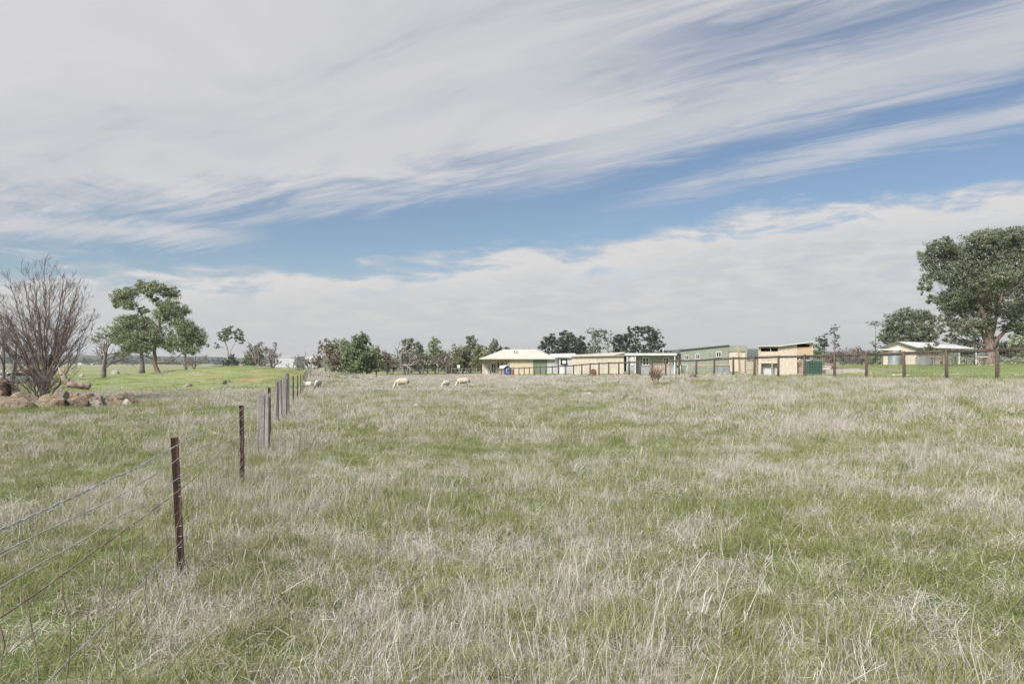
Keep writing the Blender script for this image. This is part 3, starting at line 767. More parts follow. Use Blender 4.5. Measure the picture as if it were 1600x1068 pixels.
# loose rocks in the open paddock and on the mound; (x0, x1, top y, base y, label, material, seed)
for (a, b_, ty, by, lab, m_, sd_) in (
        (964, 998, 614, 626, 'grey and white rock pile right of the middle of the paddock', M_GREYROCK, 31),
        (586, 606, 628, 636, 'dark grey rock in the grass below the largest grazing sheep', M_GREYROCK, 32),
        (643, 662, 628, 635, 'pale grey rock right of the dark one below the sheep', M_PALEROCK, 33),
        (556, 580, 657, 671, 'largest grey rock in the grass right of the wire fence', M_GREYROCK, 34),
        (586, 609, 665, 673, 'flat grey rock beside the largest paddock rock', M_PALEROCK, 35),
        (364, 376, 622, 628, 'grey rock left of the wire fence behind the first grey post', M_GREYROCK, 36),
        (492, 514, 616, 621, 'flat pinkish rock slab near the two sheep by the fence', M_PALEROCK, 37),
        (909, 930, 610, 616, 'flat pale rock slab in the grass below the cream shed', M_PALEROCK, 38),
        (1132, 1152, 620, 627, 'brownish low rock in the tall grass right of the small bare shrub', M_GREYROCK, 39),
        (345, 356, 594, 599, 'dark flat rock on the grassy mound', M_REDROCK, 40),
        (286, 302, 598, 602, 'pale flat rock on the near slope of the mound', M_PALEROCK, 41),
        (316, 327, 624, 628, 'pale flat stone in the grass between eucalyptus and fence', M_PALEROCK, 42),
        (1075, 1090, 584, 589, 'low dark rock beneath the rail fence left of the pen', M_REDROCK, 43),
        (174, 188, 577, 582.5, 'pale boulder on the green field beyond the bare small tree', M_PALEROCK, 44),
        (124, 132, 583, 586, 'small white stone on the far green field', M_PALEROCK, 45)):
    d = hit((a+b_)/2, by+1.5)
    B(a, b_, ty, d, lab, sd_, m_, group=None, boxy=0.25, rough=0.22, name='rock', cat='rock')
# --- the fallen log on the boulders
M_LOG = mat('bare_log', (0.22, 0.165, 0.13), 0.95, (0.38, 0.31, 0.25), 5, 1.0, 1.0, 22, col3=(0.13, 0.095, 0.075))
def at(px, py, d): return Vector((X_(px, d), d, ztop(py, d)))
m = MB(); rl = random.Random(2)
ctrl = [at(92, 574, 30.2), at(95, 580, 30.1), at(99, 588, 30.0), at(104, 596, 30.0), at(112, 600.5, 30.0), at(122, 602, 30.1), at(132, 602.5, 30.2), at(141, 605, 30.3)]
path = []
for a, b_ in zip(ctrl[:-1], ctrl[1:]):
    for k in range(4): path.append(a.lerp(b_, k/4)+Vector((rl.uniform(-.015, .015), 0, rl.uniform(-.015, .015))))
path.append(ctrl[-1])
n = len(path); radii = [(0.03+0.095*min(1, (i/n)*3.2)+(0.025 if i/n > .5 else 0)-(0.04 if i == n-1 else 0))*rl.uniform(0.95, 1.05) for i in range(n)]
m.tube(path, radii, 16, jit=0.07, rnd=rl); m.tube([path[14], path[14]+Vector((0.06, -0.1, 0.2)), path[14]+Vector((0.16, -0.12, 0.30))], [0.05, 0.035, 0.012], 7); m.tube([path[22], path[22]+Vector((-0.05, 0.1, 0.17))], [0.05, 0.03], 7)
base = path[4]; 
m.tube([at(98, 586, 30.0), at(95, 584, 29.9), at(93.5, 585.5, 29.9)], [0.07, 0.05, 0.02], 8)
o = m.build('fallen_log', M_LOG); tag(o, 'bent pinkish fallen log resting across the top of the boulders', 'log')
# ------------------------------------------------------------------ trees
M_BARK = mat('brown_gum_bark', (0.13, 0.095, 0.075), 0.95, (0.27, 0.21, 0.17), 3, 1.0, 0.8, 14, stretch=(3, 3, 0.5))
M_BARKPALE = mat('pale_gum_bark', (0.30, 0.25, 0.21), 0.9, (0.46, 0.40, 0.34), 2.5, 1.0, 0.5, 12, stretch=(3, 3, 0.5))
M_BARKGREY = mat('grey_bark', (0.12, 0.105, 0.095), 0.95, (0.24, 0.215, 0.195), 3, 1.0, 0.6, 14, stretch=(3, 3, 0.6))
M_TWIG = mat('reddish_brown_twigs', (0.14, 0.105, 0.09), 0.95, (0.26, 0.21, 0.185), 2, 1.0)
M_TWIGGREY = mat('grey_brown_twigs', (0.19, 0.165, 0.155), 0.95, (0.31, 0.275, 0.255), 2, 1.0)
M_RUSTTWIG = mat('rusty_twigs', (0.20, 0.13, 0.095), 0.95, (0.32, 0.22, 0.16), 3, 1.0)
L_GUM = leafmat('gum_leaves', (0.084, 0.103, 0.063), (0.289, 0.303, 0.202), (0.21, 0.14, 0.085))
L_OLIVE = leafmat('olive_leaves', (0.141, 0.171, 0.096), (0.412, 0.444, 0.281), (0.20, 0.15, 0.07))
L_DARK = leafmat('dark_pine_leaves', (0.035, 0.047, 0.033), (0.111, 0.127, 0.086), (0.09, 0.07, 0.05), 0.12)
L_GREEN = leafmat('fresh_green_leaves', (0.083, 0.121, 0.056), (0.261, 0.321, 0.167), (0.24, 0.22, 0.06))
L_YELLOW = leafmat('yellow_green_leaves', (0.122, 0.133, 0.056), (0.327, 0.323, 0.164), (0.24, 0.16, 0.06))
L_PINK = leafmat('pinkish_brown_leaves', (0.14, 0.095, 0.075), (0.27, 0.20, 0.155), (0.16, 0.16, 0.08))
def leaves(rg, blobs, n, size, drape=0.3, gap=0.42, flat=1.0):
    """leaf quads gathered in many small sprays spread through ellipsoidal clumps, leaving gaps between the sprays"""
    vol = np.array([b[3]*b[4]*b[5] for b in blobs])**0.72; cnt = np.maximum((n*vol/vol.sum()).astype(int), 12)
    C_, T_ = [], []
    for b, c in zip(blobs, cnt):
        k = max(9, int(c/(36 if c > 700 else 24))); dirs = rg.normal(size=(k, 3)); dirs /= np.linalg.norm(dirs, axis=1)[:, None]
        cen = dirs*(rg.uniform(0.1, 1.25, k)**0.55)[:, None]*np.array([1, 1, 1.0])
        wt = rg.uniform(0.3, 1.0, k); pick = rg.choice(k, c, p=wt/wt.sum())
        sz = rg.uniform(0.06, 0.20, k)[pick]*gap/0.42
        p = cen[pick]+rg.normal(size=(c, 3))*sz[:, None]*np.array([1.0, 1.0, 0.85])
        tone = rg.random(c)*0.6+(rg.random(k)*0.4)[pick]
        C_.append(np.array(b[:3])+p*np.array(b[3:6])); T_.append(tone)
    C = np.concatenate(C_); T = np.concatenate(T_); n = len(C)
    a = rg.normal(size=(n, 3)); a /= np.linalg.norm(a, axis=1)[:, None]; a[:, 2] -= drape; a /= np.linalg.norm(a, axis=1)[:, None]
    b = np.cross(a, rg.normal(size=(n, 3))); b /= np.linalg.norm(b, axis=1)[:, None]
    s = size*rg.uniform(0.6, 1.35, n)[:, None]
    V = np.stack([C-a*s*0.5, C+b*s*0.22, C+a*s*0.5, C-b*s*0.22], 1).reshape(-1, 3)
    F = np.arange(4*n).reshape(n, 4)
    return V, F, np.repeat(T, 4)
def limb(m, rl, a, b, r0, r1, n=7, wob=0.06, sides=7, bow=0.0):
    a = Vector(a); b = Vector(b); L = (b-a).length; pts = []; off = Vector((0, 0, 0))
    side = Vector((rl.uniform(-1, 1), rl.uniform(-1, 1), 0.2))
    for i in range(n+1):
        u = i/n; off = off+Vector((rl.uniform(-1, 1), rl.uniform(-1, 1), rl.uniform(-.5, .5)))*L*wob*0.35
        pts.append(a.lerp(b, u)+off*math.sin(math.pi*u)+side*bow*L*math.sin(math.pi*u))
    m.tube(pts, [r0+(r1-r0)*(i/n)**0.8 for i in range(n+1)], sides)
    return pts
def leafy(px, d, base_py, label, cat, name, blobs_px, nleaf, leaf, lmat, bark, trunk, r0, seed, group=None, depth=None, drape=0.3, twigs=True, gap=0.42, trunks=None, bw=1.12, bh=1.45):
    """blobs_px: (px, py, half width px, half height px[, depth offset m]) read off the photo; trunk: list of (px, py) up the stem"""
    s = FPX/d; x0 = X_(px, d); g0 = h1(x0, d)
    rg = np.random.default_rng(seed); rl = random.Random(seed)
    def P(p, q, dy=0.0): return Vector((X_(p, d)-x0, dy, CAMZ+(566-q)/s-g0))
    root = thing(name, label, cat, (x0, d, g0), 0, group)
    bl = []
    for b in blobs_px:
        dy = b[4] if len(b) > 4 else rl.uniform(-0.55, 0.55)*b[2]/s
        c = P(b[0], b[1], dy); bl.append((c.x, c.y, c.z-(bh-1)*0.45*b[3]/s, bw*b[2]/s, bw*(b[2]/s)*0.85 if depth is None else depth*b[2]/s, bh*b[3]/s))
    m = MB()
    stems = trunks or [trunk]
    tops = []
    for st in stems:
        pts = [P(p, q) for p, q in st]
        if st is stems[0] or st[0][1] > base_py-5: pts[0].z = -0.25
        full = []
        for a, b in zip(pts[:-1], pts[1:]):
            for k in range(3): full.append(a.lerp(b, k/3)+Vector((rl.uniform(-1, 1), rl.uniform(-1, 1), 0))*r0*0.18)
        full.append(pts[-1]); n = len(full); rs = r0 if st is stems[0] else r0*0.5
        rr_ = [rs*(1.2 if i == 0 else 1.0)*(1-0.78*(i/(n-1))**0.8) for i in range(n)]
        m.tube(full, rr_, 9, jit=0.05, rnd=rl); tops.append((full, rr_))
    tr = m.build('trunk', bark, root)
    mb = MB()
    for (cx, cy, cz, rx, ry, rz) in bl:
        # a limb from the nearest stem point below the clump
        best = None
        for full, rr_ in tops:
            for i, p in enumerate(full[len(full)//4:]):
                i += len(full)//4
                if p.z < cz-0.12*rz:
                    dd = (Vector((cx, cy, cz))-p).length + abs((cz-p.z)-0.9*math.hypot(cx-p.x, cy-p.y))*0.5
                    if best is None or dd < best[0]: best = (dd, p, rr_[i])
        if best is None: best = (0, tops[0][0][-1], tops[0][1][-1])
        r1 = max(0.02, best[2]*0.55)
        pts = limb(mb, rl, best[1], (cx, cy, cz), r1, r1*0.3, bow=0.06)
        if twigs:
            for k in range(5):
                q = pts[rl.randint(3, len(pts)-1)]
                e = Vector((cx, cy, cz))+Vector((rl.uniform(-1, 1)*rx, rl.uniform(-1, 1)*ry, rl.uniform(-.4, 1)*rz))*0.85
                limb(mb, rl, q, e, r1*0.35, r1*0.08, n=5, sides=4)
    mb.build('branches', bark, root)
    V, F, T = leaves(rg, bl, nleaf, leaf, drape, gap)
    keep = np.repeat((V.reshape(-1, 4, 3)[:, :, 2].min(1) > 0.05), 4)
    V = V[keep]; T = T[keep]; F = np.arange(len(V)).reshape(-1, 4)
    fast_mesh('crown', V, F, lmat, root, attr=dict(tone=T))
    return root
# ---------------- bare trees by recursion
def bare(px, d, base_py, top_py, label, seed, name='bare_tree', cat='tree', stems=1, spread=0.5, r0=0.16, depth=4, kids=(4, 5), twig=None, bark=None, wild=0.25, ratio=0.62, group=None, rmin=0.008, first=0.28, lean=0.0, up=0.25, sides=5, fill=1.0, ang=(0.35, 0.95), main_r=None, half_w=None, dome=0.0):
    s = FPX/d; x0 = X_(px, d); g0 = h1(x0, d); Ht = (CAMZ+(566-top_py)/s-g0)
    rl = random.Random(seed); root = thing(name, label, cat, (x0, d, g0), 0, group)
    mt = MB(); mb = MB()
    def grow(p, dr, L, r, lev):
        n = 6 if lev < 2 else 4; pts = [p]; dd = dr.copy(); q = p.copy()
        for i in range(n):
            dd = (dd+Vector((rl.uniform(-1, 1), rl.uniform(-1, 1), rl.uniform(-1, 1)))*wild*0.5+Vector((0, 0, up*0.12))).normalized()
            q = q+dd*L/n
            if q.z < 0.3: q.z = 0.3
            pts.append(q.copy())
        rr_ = [max(rmin, r*(1-0.6*i/n)) for i in range(n+1)]
        (mt if lev == 0 else mb).tube(pts, rr_, 8 if lev == 0 else (sides if lev < 3 else 3), cap=lev < 2)
        if lev >= depth: return
        nk = rl.randint(*kids)
        for k in range(nk):
            u = (first if lev == 0 else 0.22)+(1-(first if lev == 0 else 0.22))*((k+rl.random())/nk)
            i = min(n-1, int(u*n)); f = u*n-i; b = pts[i].lerp(pts[i+1], f); ax = (pts[i+1]-pts[i]).normalized()
            az_ = rl.uniform(0, 6.283); o1 = ax.orthogonal().normalized(); o2 = ax.cross(o1)
            a = rl.uniform(*ang)*(1.0 if (lev or stems > 1) else spread*1.6)
            nd = (ax*math.cos(a)+(o1*math.cos(az_)+o2*math.sin(az_))*math.sin(a)).normalized()
            grow(b, nd, L*ratio*rl.uniform(0.75, 1.15)*(1.12-0.35*u), max(rmin, rr_[i]*0.62), lev+1)
    for k in range(stems):
        a = 6.283*k/max(1, stems)+rl.uniform(-.4, .4); sp = spread*(0.15+0.85*((k*0.618) % 1.0)) if stems > 1 else 0.05
        fr = (k*0.618) % 1.0; dr = Vector((math.cos(a)*sp+lean, math.sin(a)*sp*0.8, 1)).normalized()
        grow(Vector((math.cos(a)*0.12, math.sin(a)*0.12, -0.25)) if stems > 1 else Vector((0, 0, -0.25)), dr, Ht*(0.62 if depth > 1 else 0.9)*(1-dome*fr)*rl.uniform(0.85, 1.05), main_r if (main_r and k == 0) else r0*rl.uniform(0.7, 1.1), 0)
    # bring the top to the height read off the photo
    zm = max(v[2] for v in mt.v+mb.v); k_ = Ht/zm
    mt.v = [(v[0]*k_, v[1]*k_, v[2]*k_) for v in mt.v]; mb.v = [(v[0]*k_, v[1]*k_, v[2]*k_) for v in mb.v]
    if half_w:
        q_ = float(np.percentile(np.abs([v[0] for v in mb.v]), 97)); kx = half_w/q_; mt.v = [(v[0]*kx, v[1]*kx, v[2]) for v in mt.v]; mb.v = [(v[0]*kx, v[1]*kx, v[2]) for v in mb.v]
    mt.build('trunk', bark or M_BARKGREY, root); mb.build('branches', twig or M_TWIG, root)
    return root
G_FAR = 'trees along the back of the paddock'
# 1. big bare tree over the boulders, and its smaller neighbour at the frame's edge
def dome_tree(px, d, top_py, half_w, label, seed, limbs=24):
    """old pruned tree: short trunk, many limbs that fan out and turn up to a rounded outline, fine twigs at their ends"""
    s_ = FPX/d; x0 = X_(px, d); g0 = h1(x0, d); Ht = CAMZ+(566-top_py)/s_-g0
    rl = random.Random(seed); root = thing('bare_tree', label, 'tree', (x0, d, g0)); mt = MB(); mb = MB()
    mt.tube([(0, 0, -0.3), (0.02, 0, 0.3), (-0.03, 0.02, 0.8), (0.0, 0, 1.3), (0.03, 0, 1.75)], [0.24, 0.19, 0.17, 0.16, 0.12], 12, jit=0.07, rnd=rl)
    def curve(a, c, b, n, wob):
        out = []
        for i in range(n+1):
            u = i/n; p = a*(1-u)**2+c*2*u*(1-u)+b*u*u
            if 0 < i < n: p = p+Vector((rl.uniform(-1, 1), rl.uniform(-1, 1), rl.uniform(-.6, .6)))*wob
            out.append(p)
        return out
    def twig(p, dr, L, r, lev):
        pts = [p]; q = p.copy(); dd = dr.normalized()
        for i in range(4 if lev < 4 else 3):
            dd = (dd+Vector((rl.uniform(-1, 1), rl.uniform(-1, 1), rl.uniform(-.8, .8)))*0.20+Vector((0, 0, 0.07))).normalized(); q = q+dd*L/4; pts.append(q.copy())
        n = len(pts)-1; rr = [max(0.0052, r*(1-0.7*i/n)) for i in range(n+1)]
        mb.tube(pts, rr, 4 if lev < 3 else 3, cap=False)
        if lev >= 4: return
        for k in range(rl.randint(3, 5) if lev == 2 else rl.randint(2, 4)):
            u = rl.uniform(0.2, 1.0); i = min(n-1, int(u*n)); b = pts[i].lerp(pts[i+1], u*n-i); ax = (pts[i+1]-pts[i]).normalized()
            nd = (ax+Vector((rl.uniform(-1, 1), rl.uniform(-1, 1), rl.uniform(-.7, .9)))*0.75).normalized()
            twig(b, nd, L*rl.uniform(0.45, 0.75), rr[i]*0.6, lev+1)
    for k in range(limbs):
        f = ((k+0.5)/limbs)**0.62; th = f*R(84); ph = k*2.39996+rl.uniform(-.3, .3)
        sx, sy = math.sin(th)*math.cos(ph), math.sin(th)*math.sin(ph)
        rr = rl.uniform(0.86, 1.0)
        tip = Vector((half_w*0.93*sx*rr, half_w*0.85*sy*rr, 1.9+(Ht*0.97-1.9)*math.cos(th)**0.75*rr))
        zb = rl.uniform(0.0, 0.6) if k % 3 == 0 else rl.uniform(0.7, 1.6)
        a = Vector((sx*0.12, sy*0.12, zb)); c = Vector((tip.x*0.55, tip.y*0.55, zb+(tip.z-zb)*0.42))
        pts = curve(a, c, tip, 11, 0.05); L = (tip-a).length; r0 = rl.uniform(0.040, 0.066)
        mb.tube(pts, [max(0.009, r0*(1-0.82*i/11)) for i in range(12)], 7, cap=False)
        for q in range(11):
            u = 0.22+0.78*(q+rl.random())/11; i = min(10, int(u*11)); b = pts[i].lerp(pts[i+1], u*11-i); ax = (pts[i+1]-pts[i]).normalized()
            out = Vector((b.x, b.y, 0)); out = out.normalized()*0.35 if out.length > 0.05 else Vector((0, 0, 0))
            nd = (ax+out+Vector((rl.uniform(-1, 1), rl.uniform(-1, 1), rl.uniform(-.3, .8)))*0.55).normalized()
            twig(b, nd, (0.30+0.62*(1-u))*L*0.42*rl.uniform(0.7, 1.2), max(0.007, r0*(1-0.8*u)*0.55), 2)
    mt.build('trunk', M_BARKGREY, root); mb.build('branches', M_TWIG, root); return root
dome_tree(70, 33, 402, 2.6, 'large bare tree with many reddish limbs rising behind the boulders', 21)
bare(8, 38, 608, 470, 'smaller bare tree with grey twigs at the left edge behind the large bare tree', 5, stems=5, spread=0.8, r0=0.09, depth=4, kids=(4, 5), wild=0.2, ratio=0.6, rmin=0.007, twig=M_TWIGGREY, ang=(0.3, 0.7))
bare(62, 31.8, 612, 560, 'dense tangle of dark bare suckers round the foot of the large bare tree', 9, name='thicket', cat='shrub', stems=14, spread=1.1, r0=0.03, depth=2, kids=(5, 6), wild=0.45, ratio=0.6, rmin=0.007)
# 2. small bare tree with some leaf, left of the eucalyptus
leafy(162, 130, 583, 'small half bare tree with a tuft of leaf right of the large bare tree', 'tree', 'half_bare_tree',
      [(160, 522, 9, 7), (172, 518, 9, 8), (150, 530, 8, 5), (190, 552, 10, 4)], 1100, 0.34, L_OLIVE, M_BARKGREY, [(162, 583), (162, 568), (165, 552), (170, 535)], 0.42, 3, gap=0.5)
bare(163, 131, 583, 516, 'bare branched small tree just behind the half bare one', 33, depth=3, kids=(5, 6), r0=0.30, spread=0.9, wild=0.35, twig=M_TWIG, rmin=0.03, first=0.2)
# 3. the eucalyptus on the mound
leafy(248, 66, 597, 'tall open crowned eucalyptus with leaning brown trunk on the grassy mound', 'tree', 'eucalyptus',
      [(226, 448, 13, 8), (246, 450, 16, 9), (265, 456, 14, 9), (205, 458, 14, 8), (188, 462, 13, 10), (182, 474, 8, 6), (205, 476, 14, 7), (224, 484, 9, 6), (268, 476, 16, 10), (284, 486, 12, 9), (258, 492, 15, 9), (280, 502, 13, 10),
       (198, 506, 18, 10), (222, 506, 16, 9), (190, 523, 13, 12), (214, 528, 18, 12), (240, 522, 14, 14), (240, 468, 7, 5), (250, 476, 7, 5), (233, 462, 6, 4), (260, 532, 14, 12), (292, 510, 14, 11), (305, 526, 14, 12), (286, 534, 13, 11), (300, 545, 12, 7), (232, 540, 13, 8), (204, 543, 10, 6)],
      66000, 0.150, L_OLIVE, M_BARK, None, 0.25, 7, gap=0.44, bw=0.97, bh=1.15,
      trunks=[[(248, 598), (243, 570), (241, 548), (247, 515), (252, 490), (262, 465)], [(243, 560), (236, 530), (226, 500), (212, 475)], [(246, 566), (262, 566), (280, 556), (296, 540)]])
leafy(222, 190, 570, 'dark round tree standing beyond the eucalyptus trunk', 'tree', 'dark_tree',
      [(200, 508, 16, 12), (216, 500, 15, 10), (222, 524, 17, 14), (200, 526, 16, 13), (212, 542, 14, 9), (236, 536, 14, 11)], 5200, 0.72, L_GREEN, M_BARKGREY, [(222, 571), (222, 556), (218, 530)], 0.8, 12)
leafy(291, 150, 575, 'spreading grey green tree behind the mound, right of the eucalyptus', 'tree', 'spreading_tree',
      [(280, 520, 16, 12), (300, 512, 14, 11), (312, 528, 11, 10), (290, 540, 16, 8), (272, 538, 12, 8)], 3600, 0.5, L_GUM, M_BARKGREY, [(291, 576), (289, 560), (292, 540)], 0.5, 13)
bare(300, 148, 575, 538, 'bare grey tree with drooping twigs right of the spreading tree', 14, depth=3, kids=(5, 6), r0=0.22, spread=1.1, wild=0.4, twig=M_TWIGGREY, rmin=0.03)
# 4. lone forked gum
leafy(357, 200, 566, 'lone umbrella shaped gum with a pale forked trunk against the sky', 'tree', 'gum_tree',
      [(346, 521, 8, 5), (360, 516, 9, 5), (373, 520, 8, 5), (352, 526, 8, 4), (376, 531, 6, 4), (339, 540, 3, 4), (366, 528, 6, 3)], 2600, 0.55, L_GUM, M_BARKPALE, None, 0.42, 15, gap=0.38,
      trunks=[[(357, 567), (356, 550), (352, 535), (350, 526)], [(357, 558), (362, 545), (370, 528)]])
leafy(361, 185, 568, 'round dark bush at the foot of the lone forked gum', 'shrub', 'round_bush', [(361, 562, 9, 6), (355, 565, 6, 4), (368, 565, 6, 4)], 1300, 0.5, L_DARK, M_BARKGREY, [(361, 569), (361, 562)], 0.15, 16)
# 5. bush and bare trees left of the far white sheds
leafy(392, 142, 580, 'dense dark green bush left of the bare trees by the far sheds', 'shrub', 'green_bush', [(394, 560, 12, 14), (402, 553, 12, 10), (386, 570, 7, 9), (404, 570, 10, 8)], 3200, 0.45, L_GREEN, M_BARKGREY, [(393, 580), (394, 565)], 0.2, 17)
bare(406, 134, 584, 533, 'pinkish bare tree in front of the dense green bush', 18, depth=4, kids=(4, 5), r0=0.28, spread=0.9, wild=0.35, rmin=0.028, twig=M_TWIGGREY)
bare(424, 140, 580, 534, 'dark bare tree with one long limb reaching right', 19, depth=4, kids=(3, 5), r0=0.34, spread=1.3, wild=0.35, rmin=0.03, bark=M_BARKGREY, lean=0.12)
for i, (p, tpy, sd_) in enumerate(((455, 552, 41), (468, 560, 42), (474, 556, 43), (484, 558, 44), (486, 548, 45))):
    bare(p, 132, 584, tpy, ['thin bare sapling in front of the far white silo shed', 'short bare sapling right of the silo shed', 'bare sapling left of the shrubby bare tree', 'dense greyish bare small tree near the end of the wire fence', 'bare sapling before the far white house'][i], sd_, name='bare_sapling', depth=3, kids=(4, 5), r0=0.12, spread=0.6, wild=0.3, rmin=0.022, twig=M_TWIGGREY)
leafy(492, 128, 583, 'greyish pink shrubby tree at the end of the wire fence', 'tree', 'shrubby_tree', [(494, 566, 9, 8), (500, 560, 8, 8), (488, 572, 6, 7)], 900, 0.34, L_PINK, M_BARKGREY, [(493, 584), (494, 566)], 0.16, 46, gap=0.5)
# 6. the two small gums and the clump right of the wire fence
leafy(509, 66, 599, 'slender sparse gum with a bent reddish trunk near the fence end', 'tree', 'sparse_gum',
      [(503, 536, 6, 6), (512, 546, 5, 5), (500, 548, 4, 4), (518, 556, 8, 8), (524, 566, 8, 7)], 1300, 0.20, L_PINK, M_BARK, [(509, 600), (510, 585), (507, 570), (510, 550), (505, 538)], 0.09, 23, gap=0.5)
leafy(533, 84, 593, 'green and reddish small gum left of the fullest paddock tree', 'tree', 'small_gum',
      [(520, 536, 10, 7), (536, 534, 9, 6), (528, 548, 12, 10), (516, 560, 10, 10), (524, 572, 11, 7), (542, 548, 8, 10), (514, 548, 7, 7)], 8500, 0.20, L_OLIVE, M_BARK, [(533, 593), (533, 578), (530, 558), (531, 545)], 0.15, 24, gap=0.42)
leafy(563, 80, 593, 'fullest green tree of the paddock clump, with twin thin trunks', 'tree', 'paddock_tree',
      [(563, 528, 11, 7), (570, 540, 9, 8), (553, 545, 14, 10), (567, 554, 15, 11), (547, 562, 12, 10), (573, 566, 13, 9), (558, 572, 15, 8), (540, 568, 8, 8), (580, 556, 8, 9), (578, 572, 8, 6)], 22000, 0.21, L_GREEN, M_BARK, None, 0.12, 25, gap=0.36,
      trunks=[[(561, 593), (564, 575), (560, 555), (563, 535)], [(568, 593), (566, 578), (572, 560)], [(557, 594), (556, 580), (550, 562)]])
leafy(588, 96, 588, 'narrow reddish green tree right of the fullest paddock tree', 'tree', 'narrow_tree', [(587, 548, 7, 8), (590, 560, 8, 9), (586, 572, 8, 6), (597, 568, 6, 6)], 2600, 0.27, L_YELLOW, M_BARKGREY, [(588, 589), (588, 572), (588, 555)], 0.13, 26, gap=0.45)
# 7. row at the back of the paddock, left of the house
bare(631, 140, 583, 533, 'dead pale tree with two stark forked limbs', 50, depth=3, kids=(3, 4), r0=0.42, spread=1.2, wild=0.35, rmin=0.035, bark=M_BARKGREY, twig=M_TWIGGREY, group=None)
row = [
 ('l', 637, 152, 534, L_GUM, [(637, 538, 8, 7), (636, 550, 8, 7), (641, 562, 8, 7)], 'grey green tree directly behind the dead forked tree'),
 ('b', 641, 146, 545, 'pinkish bare tree right of the dead forked tree'),
 ('b', 613, 150, 548, 'reddish bare bushy tree left of the dead forked tree'),
 ('l', 656, 158, 538, L_GUM, [(653, 543, 6, 6), (658, 552, 7, 7), (655, 565, 7, 7)], 'small open grey green tree between two pinkish bare trees'),
 ('b', 660, 144, 553, 'pinkish bare tree in front of the small open grey green tree'),
 ('l', 680, 150, 527, L_OLIVE, [(680, 532, 7, 6), (678, 542, 9, 7), (686, 550, 9, 8), (682, 564, 10, 9), (676, 556, 7, 7)], 'tall pointed olive green tree midway along the back row'),
 ('b', 684, 143, 550, 'spreading grey pink bare tree beneath the tall olive tree'),
 ('b', 697, 146, 545, 'grey bare tree right of the tall olive tree'),
 ('l', 712, 156, 542, L_YELLOW, [(712, 548, 8, 7), (716, 560, 10, 9), (708, 570, 7, 7)], 'yellowish green bushy tree behind the white sign'),
 ('l', 723, 160, 548, L_DARK, [(722, 556, 10, 9), (728, 566, 10, 9)], 'dark round tree right of the yellowish one'),
 ('l', 735, 158, 525, L_GUM, [(734, 531, 7, 6), (738, 540, 9, 7), (730, 548, 8, 8), (740, 556, 9, 9)], 'tallest grey green tree left of the house roof'),
 ('l', 751, 150, 537, L_YELLOW, [(750, 543, 8, 6), (746, 554, 9, 9), (756, 558, 9, 10), (750, 570, 10, 7)], 'broad yellow olive tree against the left end of the house'),
 ('l', 775, 165, 530, L_GUM, [(774, 536, 6, 6), (770, 546, 8, 7), (779, 550, 7, 7), (765, 553, 7, 6)], 'pointed grey green tree showing above the left hip of the house'),
 ('l', 792, 170, 541, L_GUM, [(792, 546, 5, 5), (792, 556, 6, 6)], 'small grey tree peeping over the house ridge'),
 ('l', 605, 156, 550, L_DARK, [(602, 562, 8, 9), (612, 568, 8, 8)], 'low dark tree right of the paddock clump'),
 ('l', 668, 162, 556, L_DARK, [(668, 565, 9, 7), (650, 570, 9, 6), (640, 571, 8, 5)], 'low dark green thicket beneath the back row'),
 ('l', 700, 158, 556, L_DARK, [(696, 565, 10, 8), (706, 568, 9, 7)], 'low dark thicket between the olive and the yellowish tree'),
 ('l', 762, 148, 562, L_DARK, [(760, 568, 9, 7), (766, 572, 5, 4)], 'dark shrub against the left corner of the house')]
for i, e in enumerate(row):
    if e[0] == 'b':
        bare(e[1], e[2], 583, e[3], e[4], 60+i, depth=4, kids=(4, 5), r0=0.22, spread=0.85, wild=0.32, rmin=0.03, twig=M_TWIGGREY if i % 2 else M_TWIG, bark=M_BARKGREY, group=G_FAR)
    else:
        rb = random.Random(900+i); xb = e[5][-1][0]
        extra = [(xb+rb.uniform(-5, 5), 571+rb.uniform(-4, 3), rb.uniform(6, 9), rb.uniform(4, 6)) for _ in range(2)]
        leafy(e[1], e[2], 583, e[6], 'tree', 'back_row_tree', e[5]+extra, 3400, 0.46, e[4], M_BARKGREY, [(e[1], 584), (e[1], 570), (e[1], e[3]+10)], 0.26, 60+i, group=G_FAR, gap=0.45)
# 8. dark pines and gums behind the house and sheds
G_PINE = 'dark old trees behind the sheds'
def pine(px, d, label, blobs, seed, n=3600, leaf=0.62, l=L_DARK, trunk=None, r0=0.55, bark=None, gap=0.36, name='pine_tree'):
    top = min(b[1]-b[3] for b in blobs)
    if l is L_DARK and len(blobs) > 4 or name == 'gum_tree': blobs = blobs+[(px-5, 556, 8, 6), (px+5, 562, 9, 6)]
    return leafy(px, d, 580, label, 'tree', name, blobs, n, leaf, l, bark or M_BARKGREY, trunk or [(px, 582), (px, 560), (px, top+12)], r0, seed, group=G_PINE, gap=gap, drape=0.05)
pine(862, 215, 'broad dark pine directly right of the house ridge, leftmost of the dark pines', [(858, 527, 12, 5), (850, 535, 9, 5), (868, 532, 11, 6), (846, 543, 6, 3), (862, 545, 13, 7), (872, 550, 10, 6)], 81, 5000)
pine(888, 220, 'flat topped dark pine second from the house', [(885, 522, 10, 4), (892, 530, 10, 5), (880, 534, 8, 5), (886, 545, 12, 7)], 82, 4600)
pine(905, 212, 'low rounded dark pine right of the flat topped one', [(904, 531, 10, 5), (911, 541, 10, 7), (898, 541, 9, 6), (905, 552, 13, 6)], 83, 4600)
pine(930, 205, 'taller gum with a lopsided leafy top reaching left', [(926, 515, 8, 3), (918, 517, 4, 2), (934, 519, 8, 5), (930, 529, 8, 7), (933, 541, 9, 7), (944, 522, 5, 5), (928, 550, 10, 5)], 84, 3600, 0.5, L_GUM, name='gum_tree')
